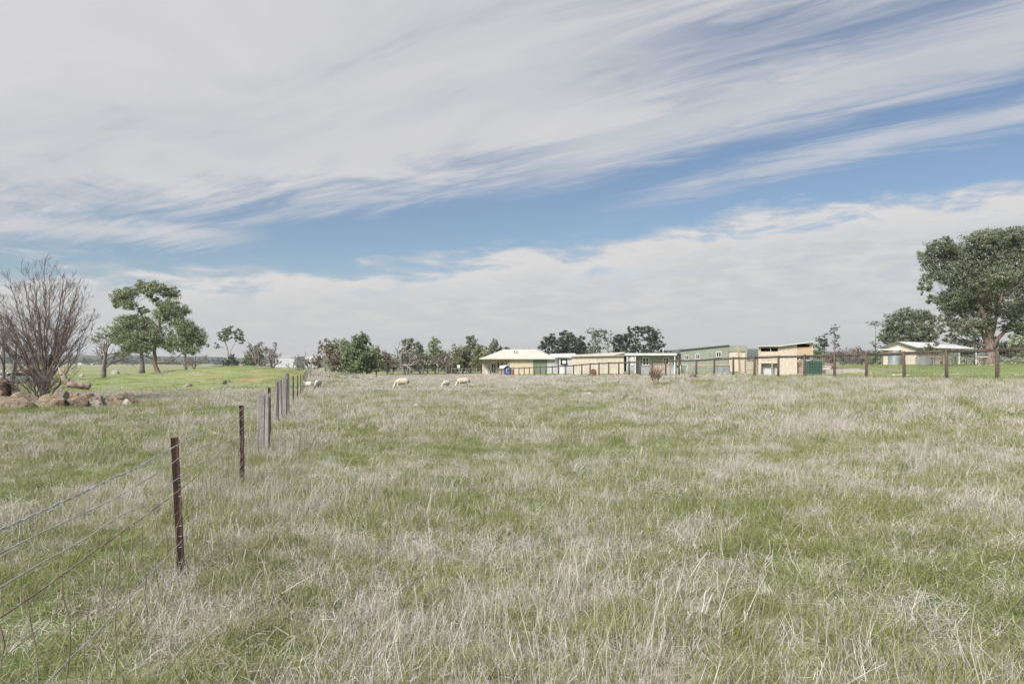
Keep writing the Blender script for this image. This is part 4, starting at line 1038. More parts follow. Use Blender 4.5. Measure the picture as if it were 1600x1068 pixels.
pine(950, 214, 'thin see through gum right of the lopsided gum', [(950, 519, 7, 3), (948, 528, 6, 4), (954, 534, 6, 4), (946, 541, 6, 4)], 85, 1500, 0.45, L_GUM, r0=0.4, name='gum_tree')
pine(970, 210, 'dark rounded pine between the two tall thin trees', [(972, 526, 8, 4), (963, 533, 8, 5), (976, 536, 9, 6), (968, 545, 12, 6)], 86, 4200)
pine(993, 208, 'tall open pine with light showing through its layers', [(990, 513, 9, 4), (984, 520, 7, 4), (998, 521, 8, 4), (990, 530, 9, 4), (996, 539, 9, 5), (988, 546, 9, 5)], 87, 3000)
pine(1014, 206, 'tallest pine of the group over the grey cabin', [(1006, 514, 10, 4), (1018, 518, 10, 5), (1026, 528, 9, 5), (1012, 528, 9, 5), (1033, 537, 7, 4), (1020, 540, 12, 6), (1008, 546, 10, 5), (1035, 548, 6, 4)], 88, 6000)
# sparse pines right of the stable
pine(1279, 230, 'short ragged pine left of the three sparse pines', [(1279, 530, 7, 3), (1283, 536, 6, 3), (1275, 540, 6, 3)], 90, 1100, 0.5, r0=0.35)
pine(1288, 232, 'middle sparse pine right of the stable roof', [(1288, 524, 5, 2), (1286, 531, 7, 3), (1292, 538, 7, 3), (1284, 545, 6, 3)], 91, 1100, 0.5, r0=0.4)
pine(1304, 228, 'tallest sparse pine with a bent top right of the stable', [(1305, 511, 7, 3), (1301, 518, 6, 3), (1308, 525, 6, 3), (1303, 534, 6, 3), (1308, 541, 6, 3)], 92, 1500, 0.5, r0=0.5)
pine(1368, 225, 'lone palm like pine on a long bare trunk', [(1368, 503, 9, 2.2), (1363, 505, 6, 2), (1374, 506, 6, 2), (1363, 535, 5, 3), (1371, 540, 6, 3)], 93, 900, 0.45, r0=0.45, name='lone_pine')
# bare orchard shrubs and green bushes between stable and shed
for i, (p, tpy, lab, tw) in enumerate(((1296, 552, 'pinkish bare shrub right of the green tank', M_TWIG), (1315, 545, 'purplish bare shrub behind the rubble heap', M_TWIGGREY), (1332, 538, 'tall purplish bare shrub with upright twigs', M_TWIGGREY), (1346, 540, 'dense grey bare shrub left of the lone pine', M_TWIGGREY), (1358, 546, 'bare shrub beneath the lone pine', M_TWIG), (1322, 556, 'low bare shrub over the rubble heap', M_TWIG), (1340, 556, 'low dense bare shrub in the middle of the bare thicket', M_TWIGGREY))):
    bare(p, 118+i*2.5, 578, tpy, lab, 100+i, name='bare_shrub', cat='shrub', stems=7, spread=0.8, r0=0.07, depth=3, kids=(5, 6), wild=0.3, rmin=0.024, twig=tw, group='bare shrubs behind the rubble heap')
leafy(1281, 120, 580, 'low green bush right of the stable wall', 'shrub', 'green_bush', [(1281, 551, 9, 5), (1275, 556, 7, 6)], 1500, 0.36, L_GREEN, M_BARKGREY, [(1281, 580), (1281, 555)], 0.12, 110)
leafy(1372, 112, 575, 'green bush at the left wall of the cream shed', 'shrub', 'green_bush', [(1370, 553, 10, 6), (1378, 558, 8, 8), (1364, 561, 8, 6)], 2200, 0.34, L_GREEN, M_BARKGREY, [(1372, 576), (1372, 558)], 0.12, 111)
# 9. around the cream shed
leafy(1420, 118, 572, 'round dark gum behind the cream shed', 'tree', 'round_gum',
      [(1415, 492, 15, 8), (1435, 489, 14, 6), (1398, 502, 14, 10), (1450, 496, 11, 8), (1388, 518, 12, 9), (1410, 512, 16, 11), (1432, 508, 16, 12), (1452, 515, 12, 11), (1382, 530, 8, 6), (1402, 530, 13, 8), (1424, 530, 14, 8), (1446, 532, 12, 7)], 26000, 0.28, L_GUM, M_BARKGREY, [(1420, 573), (1418, 550), (1422, 525), (1425, 505)], 0.45, 112, gap=0.36)
leafy(1548, 76, 571, 'huge spreading gum with a thick reddish trunk at the right of the photo', 'tree', 'giant_gum',
      [(1465, 384, 20, 10), (1490, 392, 24, 14), (1452, 400, 14, 13), (1520, 380, 24, 13), (1548, 374, 24, 14), (1578, 372, 26, 14), (1600, 384, 26, 16), (1460, 425, 16, 15), (1484, 425, 22, 18), (1515, 412, 26, 20), (1548, 408, 28, 20), (1582, 405, 28, 20), (1446, 448, 11, 10), (1500, 452, 24, 18), (1532, 448, 26, 18), (1568, 445, 26, 20), (1602, 440, 26, 22),
       (1482, 470, 15, 12), (1456, 466, 9, 7), (1515, 482, 24, 16), (1545, 480, 20, 14), (1580, 482, 22, 16), (1608, 478, 22, 18), (1482, 500, 14, 12), (1505, 512, 22, 13), (1535, 505, 17, 9), (1575, 508, 15, 8), (1605, 512, 20, 12), (1640, 400, 28, 24), (1635, 450, 28, 26), (1638, 500, 24, 16), (1490, 528, 12, 7), (1470, 516, 8, 6),
       (1532, 462, 24, 14, 5), (1562, 465, 24, 14, 5), (1520, 440, 24, 14, -4.5), (1575, 425, 26, 16, -5)], 150000, 0.20, L_GUM, M_BARK, None, 0.56, 113, gap=0.37, bw=1.0, bh=1.15,
      trunks=[[(1547, 572), (1547, 548), (1546, 528), (1538, 500), (1528, 465), (1518, 425)], [(1547, 540), (1552, 515), (1560, 480), (1572, 430), (1580, 395)], [(1548, 543), (1566, 520), (1590, 490), (1612, 460)], [(1546, 541), (1535, 520), (1512, 500), (1492, 480)], [(1547, 530), (1545, 490), (1548, 440), (1550, 400)]])
leafy(1604, 96, 572, 'dark shrubby tree at the right edge beneath the huge gum', 'tree', 'dark_tree', [(1592, 528, 14, 12), (1608, 515, 16, 14), (1600, 545, 16, 10), (1625, 530, 18, 18)], 4200, 0.42, L_OLIVE, M_BARKGREY, [(1605, 573), (1605, 545)], 0.3, 114)
leafy(1528, 112, 571, 'low dark tree behind the shed awning and the huge trunk', 'tree', 'dark_tree', [(1520, 540, 14, 9), (1535, 532, 14, 9), (1560, 545, 16, 8), (1580, 548, 12, 7), (1508, 546, 8, 6)], 4600, 0.42, L_DARK, M_BARKGREY, [(1528, 573), (1528, 545)], 0.3, 115)
leafy(1458, 82, 572, 'thin young tree with orange green leaves in front of the cream shed', 'tree', 'young_tree', [(1458, 533, 8, 6), (1456, 543, 9, 5), (1462, 548, 6, 4)], 520, 0.26, L_YELLOW, M_BARKGREY, [(1460, 571), (1460, 556), (1458, 538)], 0.07, 116, gap=0.6)
# 10. small bare shrub standing in the paddock
bare(1025, hit(1025, 604), 604, 571, 'small reddish bare shrub standing alone in the paddock grass', 120, name='bare_shrub', cat='shrub', stems=16, spread=0.50, r0=0.009, depth=3, kids=(5, 6), wild=0.16, ratio=0.42, rmin=0.0042, first=0.18, up=0.3, ang=(0.25, 0.7), twig=M_RUSTTWIG, bark=M_RUSTTWIG)
leafy(1061, 57, 588, 'tiny bushy plant growing over the rail fence post', 'plant', 'small_plant', [(1060, 561, 3, 5), (1061, 570, 4, 5)], 160, 0.12, L_GREEN, M_BARKGREY, [(1060.5, 588), (1061, 566)], 0.02, 121)
# ------------------------------------------------------------------ buildings (local frame: x right, y away from the camera, z up; front wall at y = 0)
def wmat(name, c, c2=None, rough=0.6, **k): return mat(name, c, rough, c2 or tuple(v*0.86 for v in c), 0.8, 1.0, **k)
M_CREAM = wmat('cream_wall', (0.61, 0.53, 0.395)); M_CREAMSHEET = wmat('cream_steel_sheet', (0.59, 0.525, 0.435)); M_CREAMROOF = wmat('cream_steel_roof', (0.57, 0.525, 0.45))
M_GREENSHEET = wmat('pale_green_steel_sheet', (0.275, 0.300, 0.245)); M_GREENWALL = wmat('green_wall', (0.19, 0.235, 0.17)); M_GREENTRIM = wmat('green_trim', (0.11, 0.16, 0.115))
M_WHITE = wmat('white_paint', (0.74, 0.73, 0.71)); M_GREYWALL = wmat('grey_cabin_wall', (0.36, 0.375, 0.40)); M_WHITEROOF = wmat('white_steel_roof', (0.60, 0.595, 0.575))
M_PALEGREY = wmat('pale_grey_sheet', (0.54, 0.545, 0.56)); M_INSHADE = mat('painted_interior_shade', (0.018, 0.018, 0.02), 0.9); M_FRAMEDK = mat('dark_frame', (0.07, 0.075, 0.07), 0.6)  # the near-black one paints the shade inside openings and gaps
M_TIMBER = mat('raw_pine_board', (0.42, 0.31, 0.20), 0.85, (0.54, 0.43, 0.30), 2.5, 1.0, stretch=(0.6, 0.6, 5)); M_PALETIMBER = mat('pale_board', (0.56, 0.49, 0.41), 0.85, (0.47, 0.40, 0.33), 2.0, 1.0, stretch=(5, 1, 0.6))
M_OLDTIMBER = mat('old_board', (0.24, 0.19, 0.15), 0.9, (0.34, 0.28, 0.22), 3, 1.0, stretch=(0.6, 1, 5)); M_CORR = mat('corrugated_tank_steel', (0.36, 0.385, 0.42), 0.45, (0.27, 0.29, 0.31), 2, 1.0, metal=0.3)
M_TANKGREEN = wmat('green_tank', (0.035, 0.095, 0.065)); M_BLUE = wmat('blue_paint', (0.055, 0.085, 0.21)); M_RUST = mat('rusty_steel', (0.12, 0.065, 0.05), 0.9, (0.20, 0.125, 0.095), 4, 1.0)
M_REDPLASTIC = mat('red_plastic', (0.45, 0.10, 0.10), 0.5); M_CRATE = mat('grey_crate', (0.34, 0.355, 0.37), 0.6, (0.24, 0.25, 0.26), 3); M_WHITEOUT = wmat('white_outdoor_plastic', (0.72, 0.71, 0.68))
def glassmat():
    m = bpy.data.materials.new('window_glass'); m.use_nodes = True; b = m.node_tree.nodes['Principled BSDF']
    b.inputs['Base Color'].default_value = (0.03, 0.035, 0.04, 1); b.inputs['Roughness'].default_value = 0.08; b.inputs['Specular IOR Level'].default_value = 0.6; return m
M_GLASS = glassmat()
class Bld:
    """a building read off the photograph: pixel x/y on its front face -> local metres"""
    def __init__(s, name, label, px0, d, base_py, cat='building', phi=0.0, group=None):
        s.phi = R(phi); rz = -s.phi; s.x0 = X_(px0, d)
        s.d = d; s.s = FPX/d; s.px0 = px0; s.z0 = min(h1(X_(px0, d), d), h1(X_(px0, d)+5, d)); s.base_py = base_py
        s.root = thing(name, label, cat, (X_(px0, d), d, s.z0), rz, group)
    def x(s, px):
        k = (px-800)/FPX; return (k*s.d-s.x0)/(math.cos(s.phi)+k*math.sin(s.phi))
    def z(s, py): return CAMZ+(566-py)/s.s-s.z0
    def part(s, mb, name, m, parent=None, label=None):
        o = mb.build(name, m, parent or s.root)
        if label: o['label'] = label
        return o
    def wall_ribs(s, mb, x0, x1, z0, z1, y, pitch=0.76, dirx=True, slope=0.0):
        n = int(abs(x1-x0)/pitch)
        for k in range(1, n+1):
            x = x0+k*pitch*(1 if x1 > x0 else -1); zt = z1+slope*(x-x0)
            mb.box(x-0.02, x+0.02, y-0.028, y, z0, zt-0.02)
    def window(s, pxa, pya, pxb, pyb, y=0.0, frame=None, panes=2, tk=0.07):
        x0, x1, z0, z1 = s.x(pxa), s.x(pxb), s.z(pyb), s.z(pya)
        m = MB()
        m.box(x0, x1, y-0.07, y, z1-tk, z1); m.box(x0, x1, y-0.09, y, z0, z0+tk); m.box(x0, x0+tk, y-0.07, y, z0+tk, z1-tk); m.box(x1-tk, x1, y-0.07, y, z0+tk, z1-tk)
        for k in range(1, panes):
            xm = x0+(x1-x0)*k/panes; m.box(xm-tk*0.45, xm+tk*0.45, y-0.07, y, z0+tk, z1-tk)
        w = s.part(m, 'window', frame or M_WHITE)
        g = MB(); g.box(x0+tk*0.6, x1-tk*0.6, y-0.03, y-0.008, z0+tk*0.6, z1-tk*0.6); g.build('pane', M_GLASS, w)
        return w
# --- cream hip roofed house
b = Bld('house', 'long cream house with a pale hip roof and a green end wall panel', 752, 132, 588)
W_, D_, ze = b.x(872), 11.0, b.z(560.5)
m = MB(); m.box(b.x(793), b.x(833), 0.0, 9.9, -0.6, ze-0.02); b.part(m, 'cream_wall', M_CREAM)
m = MB(); m.box(b.x(753), b.x(793)-0.003, 1.6, 9.8, -0.6, ze-0.02); b.part(m, 'verandah_wall', M_CREAM)
m = MB(); m.box(b.x(833)+0.003, b.x(855), 0.03, 9.9, -0.6, ze-0.02); b.part(m, 'green_wall', M_GREENWALL)
m = MB(); m.box(b.x(855)+0.003, b.x(872)-0.3, 0.015, 9.9, -0.6, ze-0.02); b.part(m, 'grey_wall', M_PALEGREY)
zr = b.z(545); o_ = 0.45
v = [(-o_, -o_, ze), (W_+o_, -o_, ze), (W_+o_, D_, ze), (-o_, D_, ze), (b.x(786), D_*0.42, zr), (b.x(838), D_*0.42, zr)]
v2 = [(p[0], p[1], p[2]-0.16) for p in v[:4]]
m = MB(); m.add(v+v2, [(0,1,5,4), (1,2,5), (2,3,4,5), (3,0,4), (9,8,7,6), (0,6,7,1), (1,7,8,2), (2,8,9,3), (3,9,6,0)]); rf = b.part(m, 'roof', M_CREAMROOF)
m = MB(); m.box(-o_-0.08, W_+o_+0.05, -o_-0.12, -o_-0.003, ze-0.15, ze-0.02); b.part(m, 'gutter', M_GREENTRIM)
for px_ in (766, 795):
    m = MB(); m.box(b.x(px_)-0.06, b.x(px_)+0.06, -0.1, 0.02, -0.5, ze-0.17); b.part(m, 'verandah_post', M_GREENTRIM)
for px_ in (817, 826):
    m = MB(); m.tube([(b.x(px_), 4.6, zr-0.25), (b.x(px_), 4.6, zr+0.35)], 0.12, 10); m.tube([(b.x(px_), 4.6, zr+0.33), (b.x(px_), 4.6, zr+0.45)], [0.26, 0.1], 10); m.build('roof_vent', M_PALEGREY, rf)
for px_ in (804, 808):
    m = MB(); m.tube([(b.x(px_), 2.6, zr-0.75), (b.x(px_), 2.6, zr-0.2)], 0.07, 8); m.build('vent_pipe', M_FRAMEDK, rf)
b.window(767, 567, 775, 583, 1.6, M_WHITE, 2, 0.10); b.window(777, 566, 779.5, 574, 1.6, M_FRAMEDK, 1, 0.05); b.window(783, 566, 785.5, 574, 1.6, M_FRAMEDK, 1, 0.05); b.window(791.2, 566, 792.8, 574, 1.6, M_FRAMEDK, 1, 0.04)
m = MB(); m.box(b.x(758), b.x(762), 1.52, 1.6, 0, b.z(570)); b.part(m, 'door', M_WHITE)
# --- white shed with the air conditioner
b = Bld('white_shed', 'white shed with a dark vent opening between the house and cream shed', 872, 112, 588)
zt = b.z(558.5); m = MB(); m.box(0, b.x(893.5), 0, 8, -0.5, zt); b.part(m, 'wall', M_PALEGREY)
m = MB(); m.add([(-0.9, -0.35, zt+0.02), (b.x(906), -0.35, zt-0.02), (b.x(906), 9, zt+0.75), (-0.9, 9, zt+0.65), (-0.9, -0.35, zt+0.12), (b.x(906), -0.35, zt+0.08), (b.x(906), 9, zt+0.85), (-0.9, 9, zt+0.75)], [(3,2,1,0),(4,5,6,7),(0,1,5,4),(1,2,6,5),(2,3,7,6),(3,0,4,7)]); b.part(m, 'roof', M_WHITEROOF)
m = MB(); m.box(b.x(876), b.x(886), -0.05, 0.0, b.z(570), b.z(560.5)); b.part(m, 'opening', M_INSHADE)  # dark panel on the solid wall; the opening's shade is put into its colour
m = MB(); m.box(b.x(878.5), b.x(884), -0.42, -0.055, b.z(568), b.z(563)); m.tube([(b.x(881.2), -0.425, b.z(565.5)), (b.x(881.2), -0.45, b.z(565.5))], 0.2, 14); b.part(m, 'air_conditioner', M_WHITE)
m = MB(); m.box(b.x(871.6), b.x(872.8), -0.1, -0.003, -0.5, zt-0.01); b.part(m, 'corner_post', M_FRAMEDK)
m = MB(); m.box(b.x(874), b.x(881), -0.06, -0.003, 0, b.z(572)); b.part(m, 'door', M_WHITE)
# --- building with pale gable and green gable panel behind
b = Bld('gabled_shed', 'low white roofed shed with a green gable showing behind the cream shed', 880, 124, 588)
m = MB(); m.prism([(0, -0.5), (b.x(965), -0.5), (b.x(965), b.z(556.5)), (b.x(940), b.z(552.2)), (0, b.z(557.5))], 0, 9); b.part(m, 'wall', M_GREENWALL)
m = MB()
for (xa, za, xb, zb) in ((-0.6, b.z(557.9), b.x(940), b.z(551.8)), (b.x(940), b.z(551.8), b.x(968), b.z(556.9))):
    m.add([(xa, -3.2, za), (xb, -0.4 if xb == b.x(940) else -0.4, zb), (xb, 9.3, zb), (xa, 9.3, za), (xa, -3.2, za+0.1), (xb, -0.4, zb+0.1), (xb, 9.3, zb+0.1), (xa, 9.3, za+0.1)], [(3,2,1,0),(4,5,6,7),(0,1,5,4),(1,2,6,5),(2,3,7,6),(3,0,4,7)])
b.part(m, 'roof', M_WHITEROOF)
# --- cream steel shed
b = Bld('cream_shed', 'long windowless cream steel shed left of the grey cabin', 893.5, 96, 588, phi=5)
x1 = b.x(975); z0t, z1t = b.z(557.2), b.z(555.8)
m = MB(); m.prism([(0, -0.5), (x1, -0.5), (x1, z1t), (0, z0t)], 0, 5.5); b.wall_ribs(m, 0, x1, -0.4, z0t-0.05, 0.0, 0.6, slope=0.01); b.part(m, 'wall', M_CREAMSHEET)
m = MB(); m.add([(-0.25, -0.3, z0t+0.02), (x1+0.1, -0.3, z1t+0.02), (x1+0.5, 6, z1t+0.55), (-0.25, 6, z0t+0.25)]+[(-0.25, -0.3, z0t+0.10), (x1+0.1, -0.3, z1t+0.10), (x1+0.5, 6, z1t+0.63), (-0.25, 6, z0t+0.33)], [(3,2,1,0),(4,5,6,7),(0,1,5,4),(1,2,6,5),(2,3,7,6),(3,0,4,7)]); b.part(m, 'roof', M_CREAMROOF)
m = MB(); m.add([(b.x(959), -0.2, z1t+0.1), (x1+0.15, -0.2, b.z(551.6)), (x1+0.15, 5, b.z(551.2)), (b.x(959), 5, z1t+0.2)]+[(b.x(959), -0.2, z1t+0.16), (x1+0.15, -0.2, b.z(551)), (x1+0.15, 5, b.z(550.6)), (b.x(959), 5, z1t+0.26)], [(3,2,1,0),(4,5,6,7),(0,1,5,4),(1,2,6,5),(2,3,7,6),(3,0,4,7)]); b.part(m, 'awning', M_CREAMROOF)
m = MB(); m.box(b.x(975)+0.01, b.x(979.5), 1.2, 1.4, -0.4, b.z(553)); b.part(m, 'gap_shade', M_INSHADE)  # dark slab filling the gap to the cabin, its shade given as colour
# --- grey cabin
b = Bld('cabin', 'grey cabin with a white roof and white framed windows', 980, 84, 584, phi=10)
x1 = b.x(1054); zt = b.z(554.5)
m = MB(); m.box(0, b.x(993)-0.005, -0.9, 4.2, -0.1, zt-0.1); b.part(m, 'porch_wall', M_GREYWALL)
m = MB(); m.box(b.x(993), x1, 0, 4.2, -0.1, zt); b.part(m, 'wall', M_GREYWALL)
m = MB(); m.box(-0.25, x1+0.15, -1.1, 4.6, zt+0.003, zt+0.22); m.box(-0.28, x1+0.18, -1.14, -1.103, zt-0.06, zt+0.16); b.part(m, 'roof', M_WHITEROOF)
for px_ in (980, 992.6, 1053.5):
    m = MB(); m.box(b.x(px_)-0.05, b.x(px_)+0.05, -1.02, -0.92, -0.2, zt-0.08); b.part(m, 'porch_post', M_WHITE)
b.window(986, 557.5, 990.5, 570.5, -0.9, M_WHITE, 2, 0.09); b.window(1003.5, 558, 1014.5, 571, 0, M_WHITE, 2, 0.12); b.window(1035.5, 558, 1045.5, 569.5, 0, M_WHITE, 2, 0.12)
m = MB(); m.box(b.x(994.5), b.x(995.3), -0.05, -0.003, -0.1, zt-0.05); b.part(m, 'corner_trim', M_WHITE)
m = MB()
for k in range(6): m.box(b.x(996+k*10), b.x(997.2+k*10), 0.3, 0.5, -0.5, -0.1)
b.part(m, 'stump', M_FRAMEDK)
m = MB(); m.tube([(b.x(1037), 1.5, zt+0.2), (b.x(1037), 1.5, zt+0.75)], 0.04, 6); b.part(m, 'vent_pipe', M_WHITE)
# --- green shed with cream end
b = Bld('green_shed', 'long green steel shed with a cream roller door end', 1064, 88, 584, phi=15)
xe = b.x(1138.5); zl, zh = b.z(547.5), b.z(540.2)
m = MB(); m.prism([(0, -0.6), (xe, -0.6), (xe, zh), (0, zl)], 0, 9); b.wall_ribs(m, 0.0, xe, -0.5, zl-0.03, 0.0, 0.38, slope=(zh-zl)/xe); b.part(m, 'wall', M_GREENSHEET)
xr = b.x(1166)
m = MB(); m.box(xe+0.004, xr, 0.15, 8.9, -0.6, zh-0.75); b.part(m, 'cream_wall', M_CREAMSHEET)
m = MB(); m.prism([(-0.2, zl+0.02), (xe+0.05, zh+0.02), (xe+0.05, zh+0.12), (-0.2, zl+0.12)], -0.2, 9.2); b.part(m, 'roof', M_GREENTRIM)
m = MB(); m.box(xe+0.004, xr+0.1, 0.0, 8.9, zh-0.75+0.004, zh+0.02); b.wall_ribs(m, xe+0.1, xr, zh-0.7, zh, 0.0, 0.25); b.part(m, 'fascia', M_GREENSHEET)
m = MB(); m.box(xr-0.12, xr+0.1, 0.0, 0.2, -0.6, zh-0.75); b.part(m, 'corner_post', M_GREENSHEET)
m = MB(); x0_, x1_ = b.x(1141), b.x(1158); m.box(x0_, x1_, 0.09, 0.145, -0.4, b.z(548.5))
for k in range(22): z_ = -0.3+k*0.13; m.box(x0_+0.02, x1_-0.02, 0.075, 0.09, z_, z_+0.07) if z_ < b.z(549.5) else None
b.part(m, 'roller_door', M_CREAMSHEET)
b.window(1070, 554.5, 1076.5, 562, -0.03, M_WHITE, 2, 0.06); b.window(1087, 553, 1093.5, 561, -0.03, M_WHITE, 2, 0.06); b.window(1119, 549.5, 1127, 558, -0.03, M_WHITE, 2, 0.07)
m = MB(); m.box(b.x(1103), b.x(1109), -0.06, -0.003, -0.3, b.z(551)); b.part(m, 'door', M_GREENSHEET)
# --- timber stable
b = Bld('stable', 'half built timber stable with a rising roof and open upper slots', 1185, 62, 589, phi=20)
X = b.x; Z = b.z
m = MB()
m.box(X(1185), X(1189), 0, 0.12, -0.3, Z(541)); m.box(X(1215.5), X(1219.5), 0, 0.12, -0.3, Z(541)); m.box(X(1203.3), X(1205), 0.01, 0.1, Z(549), Z(543.5)); b.part(m, 'frame_post', M_PALETIMBER)
m = MB(); m.box(X(1189), X(1215.5), 0.02, 0.08, Z(567.5), Z(549)+0.0); b.part(m, 'upper_panel', M_PALETIMBER)
for k in (1, 2): 
    mm = MB(); zz = Z(549)+(Z(567.5)-Z(549))*k/3; mm.box(X(1189.2), X(1215.3), 0.005, 0.02, zz-0.02, zz); b.part(mm, 'batten', M_OLDTIMBER)
m = MB(); m.box(X(1188), X(1216), 0.03, 0.09, Z(543.5), Z(541)); b.part(m, 'lintel', M_TIMBER)
m = MB(); m.box(X(1189), X(1215.5), 0.5, 0.55, -0.3, Z(568)); b.part(m, 'back_panel', M_PALEGREY)
m = MB(); m.box(X(1189), X(1190), 0.05, 0.2, -0.3, Z(567.6)); m.box(X(1205), X(1207.5), 0.0, 0.12, -0.3, Z(567.6)); b.part(m, 'stall_post', M_OLDTIMBER)
m = MB(); m.prism([(X(1219.5)+0.003, -0.3), (X(1245.5), -0.3), (X(1245.5), Z(539.5)), (X(1219.5)+0.003, Z(541.2))], -0.02, 0.06)
for q in np.arange(X(1219.5)+0.3, X(1245), 0.30): m.box(q-0.012, q+0.012, -0.035, -0.02, -0.2, Z(542))
b.part(m, 'board_wall', M_PALETIMBER)
m = MB(); m.box(X(1245.5)+0.003, X(1269), 0.02, 0.1, Z(555.8), Z(542.8))
for zz in np.arange(Z(555.8)+0.2, Z(543), 0.2): m.box(X(1245.6), X(1268.8), 0.0, 0.02, zz-0.012, zz)
b.part(m, 'upper_boards', M_TIMBER)
m = MB(); m.box(X(1245.5)+0.003, X(1262), 0.35, 0.41, -0.3, Z(556)); b.part(m, 'lower_boards', M_OLDTIMBER)
m = MB(); m.box(X(1268), X(1270.3), -0.06, 0.1, Z(556.5), Z(536.5)); m.bar((X(1265), 0.02, Z(542.5)), (X(1268), 0.02, Z(538.3)), 0.09); m.bar((X(1246), -0.05, Z(565)), (X(1250), -0.05, Z(560)), 0.08); b.part(m, 'corner_post', M_TIMBER)
m = MB(); m.box(X(1245.5)+0.004, X(1269), 0.6, 0.7, Z(542.7), Z(537.5)); b.part(m, 'upper_slot_shade', M_INSHADE)  # dark sheet behind the slot, painting the shade under the roof
m = MB(); m.box(X(1189.0), X(1215.5), 0.6, 0.7, Z(549), Z(541.5)); b.part(m, 'slot_shade', M_INSHADE)
m = MB(); m.box(X(1185)+0.02, X(1269), 3.2, 3.26, -0.3, Z(541.8)); m.box(X(1185)+0.02, X(1185)+0.08, 0.13, 3.19, -0.3, Z(541.8)); m.box(X(1268.2), X(1269)-0.01, 0.8, 3.19, Z(556), Z(541)); b.part(m, 'back_wall', M_PALETIMBER)
ra = [(X(1184), Z(541.3)), (X(1219), Z(541.2)), (X(1240), Z(538.8)), (X(1272), Z(535))]
m = MB(); m.prism(ra+[(p[0], p[1]+0.07) for p in ra[::-1]], -0.35, 3.6); b.part(m, 'roof', M_WHITEROOF)
# pen of boards left of the stable
r0 = thing('timber_pen', 'old timber board pen panel standing left of the stable', 'pen', (X_(1155, 66), 66, h1(X_(1155, 66), 66))); q = FPX/66
m = MB()
for k in range(7): z_ = 0.12+k*0.17; m.box(0, 27/q, 0.0, 0.03, z_, z_+0.13)
m.build('boards', M_PALETIMBER, r0)
for px_ in (0.0, 9/q, 27/q): MB().box(px_-0.05, px_+0.05, -0.08, -0.003, -0.2, 1.45).build('post', M_OLDTIMBER, r0)
MB().box(-0.1, 28/q, -0.05, 0.06, 1.38, 1.46).build('top_rail', M_OLDTIMBER, r0)
# pale upright plank against the green shed's door
MB_ = MB().bar((0, 0, -0.1), (-0.1, 0.3, 3.0), 0.28, 0.05); o = MB_.build('timber_plank', M_TIMBER); o.location = (X_(1156, 76), 76, h1(X_(1156, 76), 76)); tag(o, 'upright pine plank leaning in front of the cream roller door', 'plank')
# --- cream shed at the far right
b = Bld('cream_shed', 'cream shed with a low gable and long pale awning under the big gum', 1378, 98, 571, phi=60)
X = b.x; Z = b.z
def side(px): # length along the receding right-hand wall for a photo column
    u = X(1431.5); cx = b.x0+u*math.cos(b.phi); cy = b.d-u*math.sin(b.phi); k = (px-800)/FPX
    return (k*cy-cx)/(math.sin(b.phi)-k*math.cos(b.phi))
xg = X(1431.5); Ls = side(1486); za = Z(543.5); zb = za; zp = Z(535.2)
m = MB(); m.prism([(0, -0.6), (xg, -0.6), (xg, za), (xg/2, zp), (0, za)], 0, Ls); b.wall_ribs(m, 0, xg, -0.4, za-0.08, 0.0, 0.5); b.part(m, 'wall', M_CREAMSHEET)
m = MB(); m.add([(-0.35, -0.4, za-0.04), (xg/2, -0.4, zp+0.10), (xg/2, Ls+0.3, zp+0.10), (-0.35, Ls+0.3, za-0.04), (xg+0.35, -0.4, za-0.04), (xg+0.35, Ls+0.3, za-0.04)], [(0,1,2,3), (1,4,5,2)])
m.add([(-0.35, -0.4, za-0.12), (xg/2, -0.4, zp+0.02), (xg/2, Ls+0.3, zp+0.02), (-0.35, Ls+0.3, za-0.12), (xg+0.35, -0.4, za-0.12), (xg+0.35, Ls+0.3, za-0.12)], [(3,2,1,0), (2,5,4,1)]); b.part(m, 'roof', M_WHITEROOF)
m = MB(); m.bar((-0.36, -0.43, za-0.09), (xg/2, -0.43, zp+0.05), 0.05, 0.14); m.bar((xg/2, -0.43, zp+0.05), (xg+0.36, -0.43, za-0.09), 0.05, 0.14); m.bar((xg+0.39, -0.43, za-0.10), (xg+0.39, Ls+0.3, za-0.10), 0.06, 0.12); b.part(m, 'roof_trim', M_GREENTRIM)
# awning carried on round the far end of the side wall
La = side(1523); m = MB(); m.add([(xg+0.35, Ls-2.5, za-0.06), (xg+0.35, La, za-0.02), (xg/2, La, za+0.55), (xg/2, Ls+0.32, zp-0.1)]+[(xg+0.35, Ls-2.5, za-0.13), (xg+0.35, La, za-0.09), (xg/2, La, za+0.48), (xg/2, Ls+0.32, zp-0.17)], [(0,1,2,3),(7,6,5,4),(0,4,5,1),(1,5,6,2),(2,6,7,3),(3,7,4,0)]); b.part(m, 'awning', M_WHITEROOF)
for L_ in (side(1496), La-0.1):
    m = MB(); m.box(xg+0.2, xg+0.3, L_-0.05, L_+0.05, -0.4, za-0.1); b.part(m, 'awning_post', M_WHITE)
# lean-to roof before the gable
m = MB(); m.add([(-0.2, -0.8, Z(545.3)), (X(1409), -0.8, Z(547.6)), (X(1409), -0.01, Z(546.2)), (-0.2, -0.01, Z(543.8))]+[(-0.2, -0.8, Z(546)), (X(1409), -0.8, Z(548.3)), (X(1409), -0.01, Z(546.9)), (-0.2, -0.01, Z(544.5))], [(3,2,1,0),(4,5,6,7),(0,1,5,4),(1,2,6,5),(2,3,7,6),(3,0,4,7)]); b.part(m, 'lean_to_roof', M_WHITEROOF)
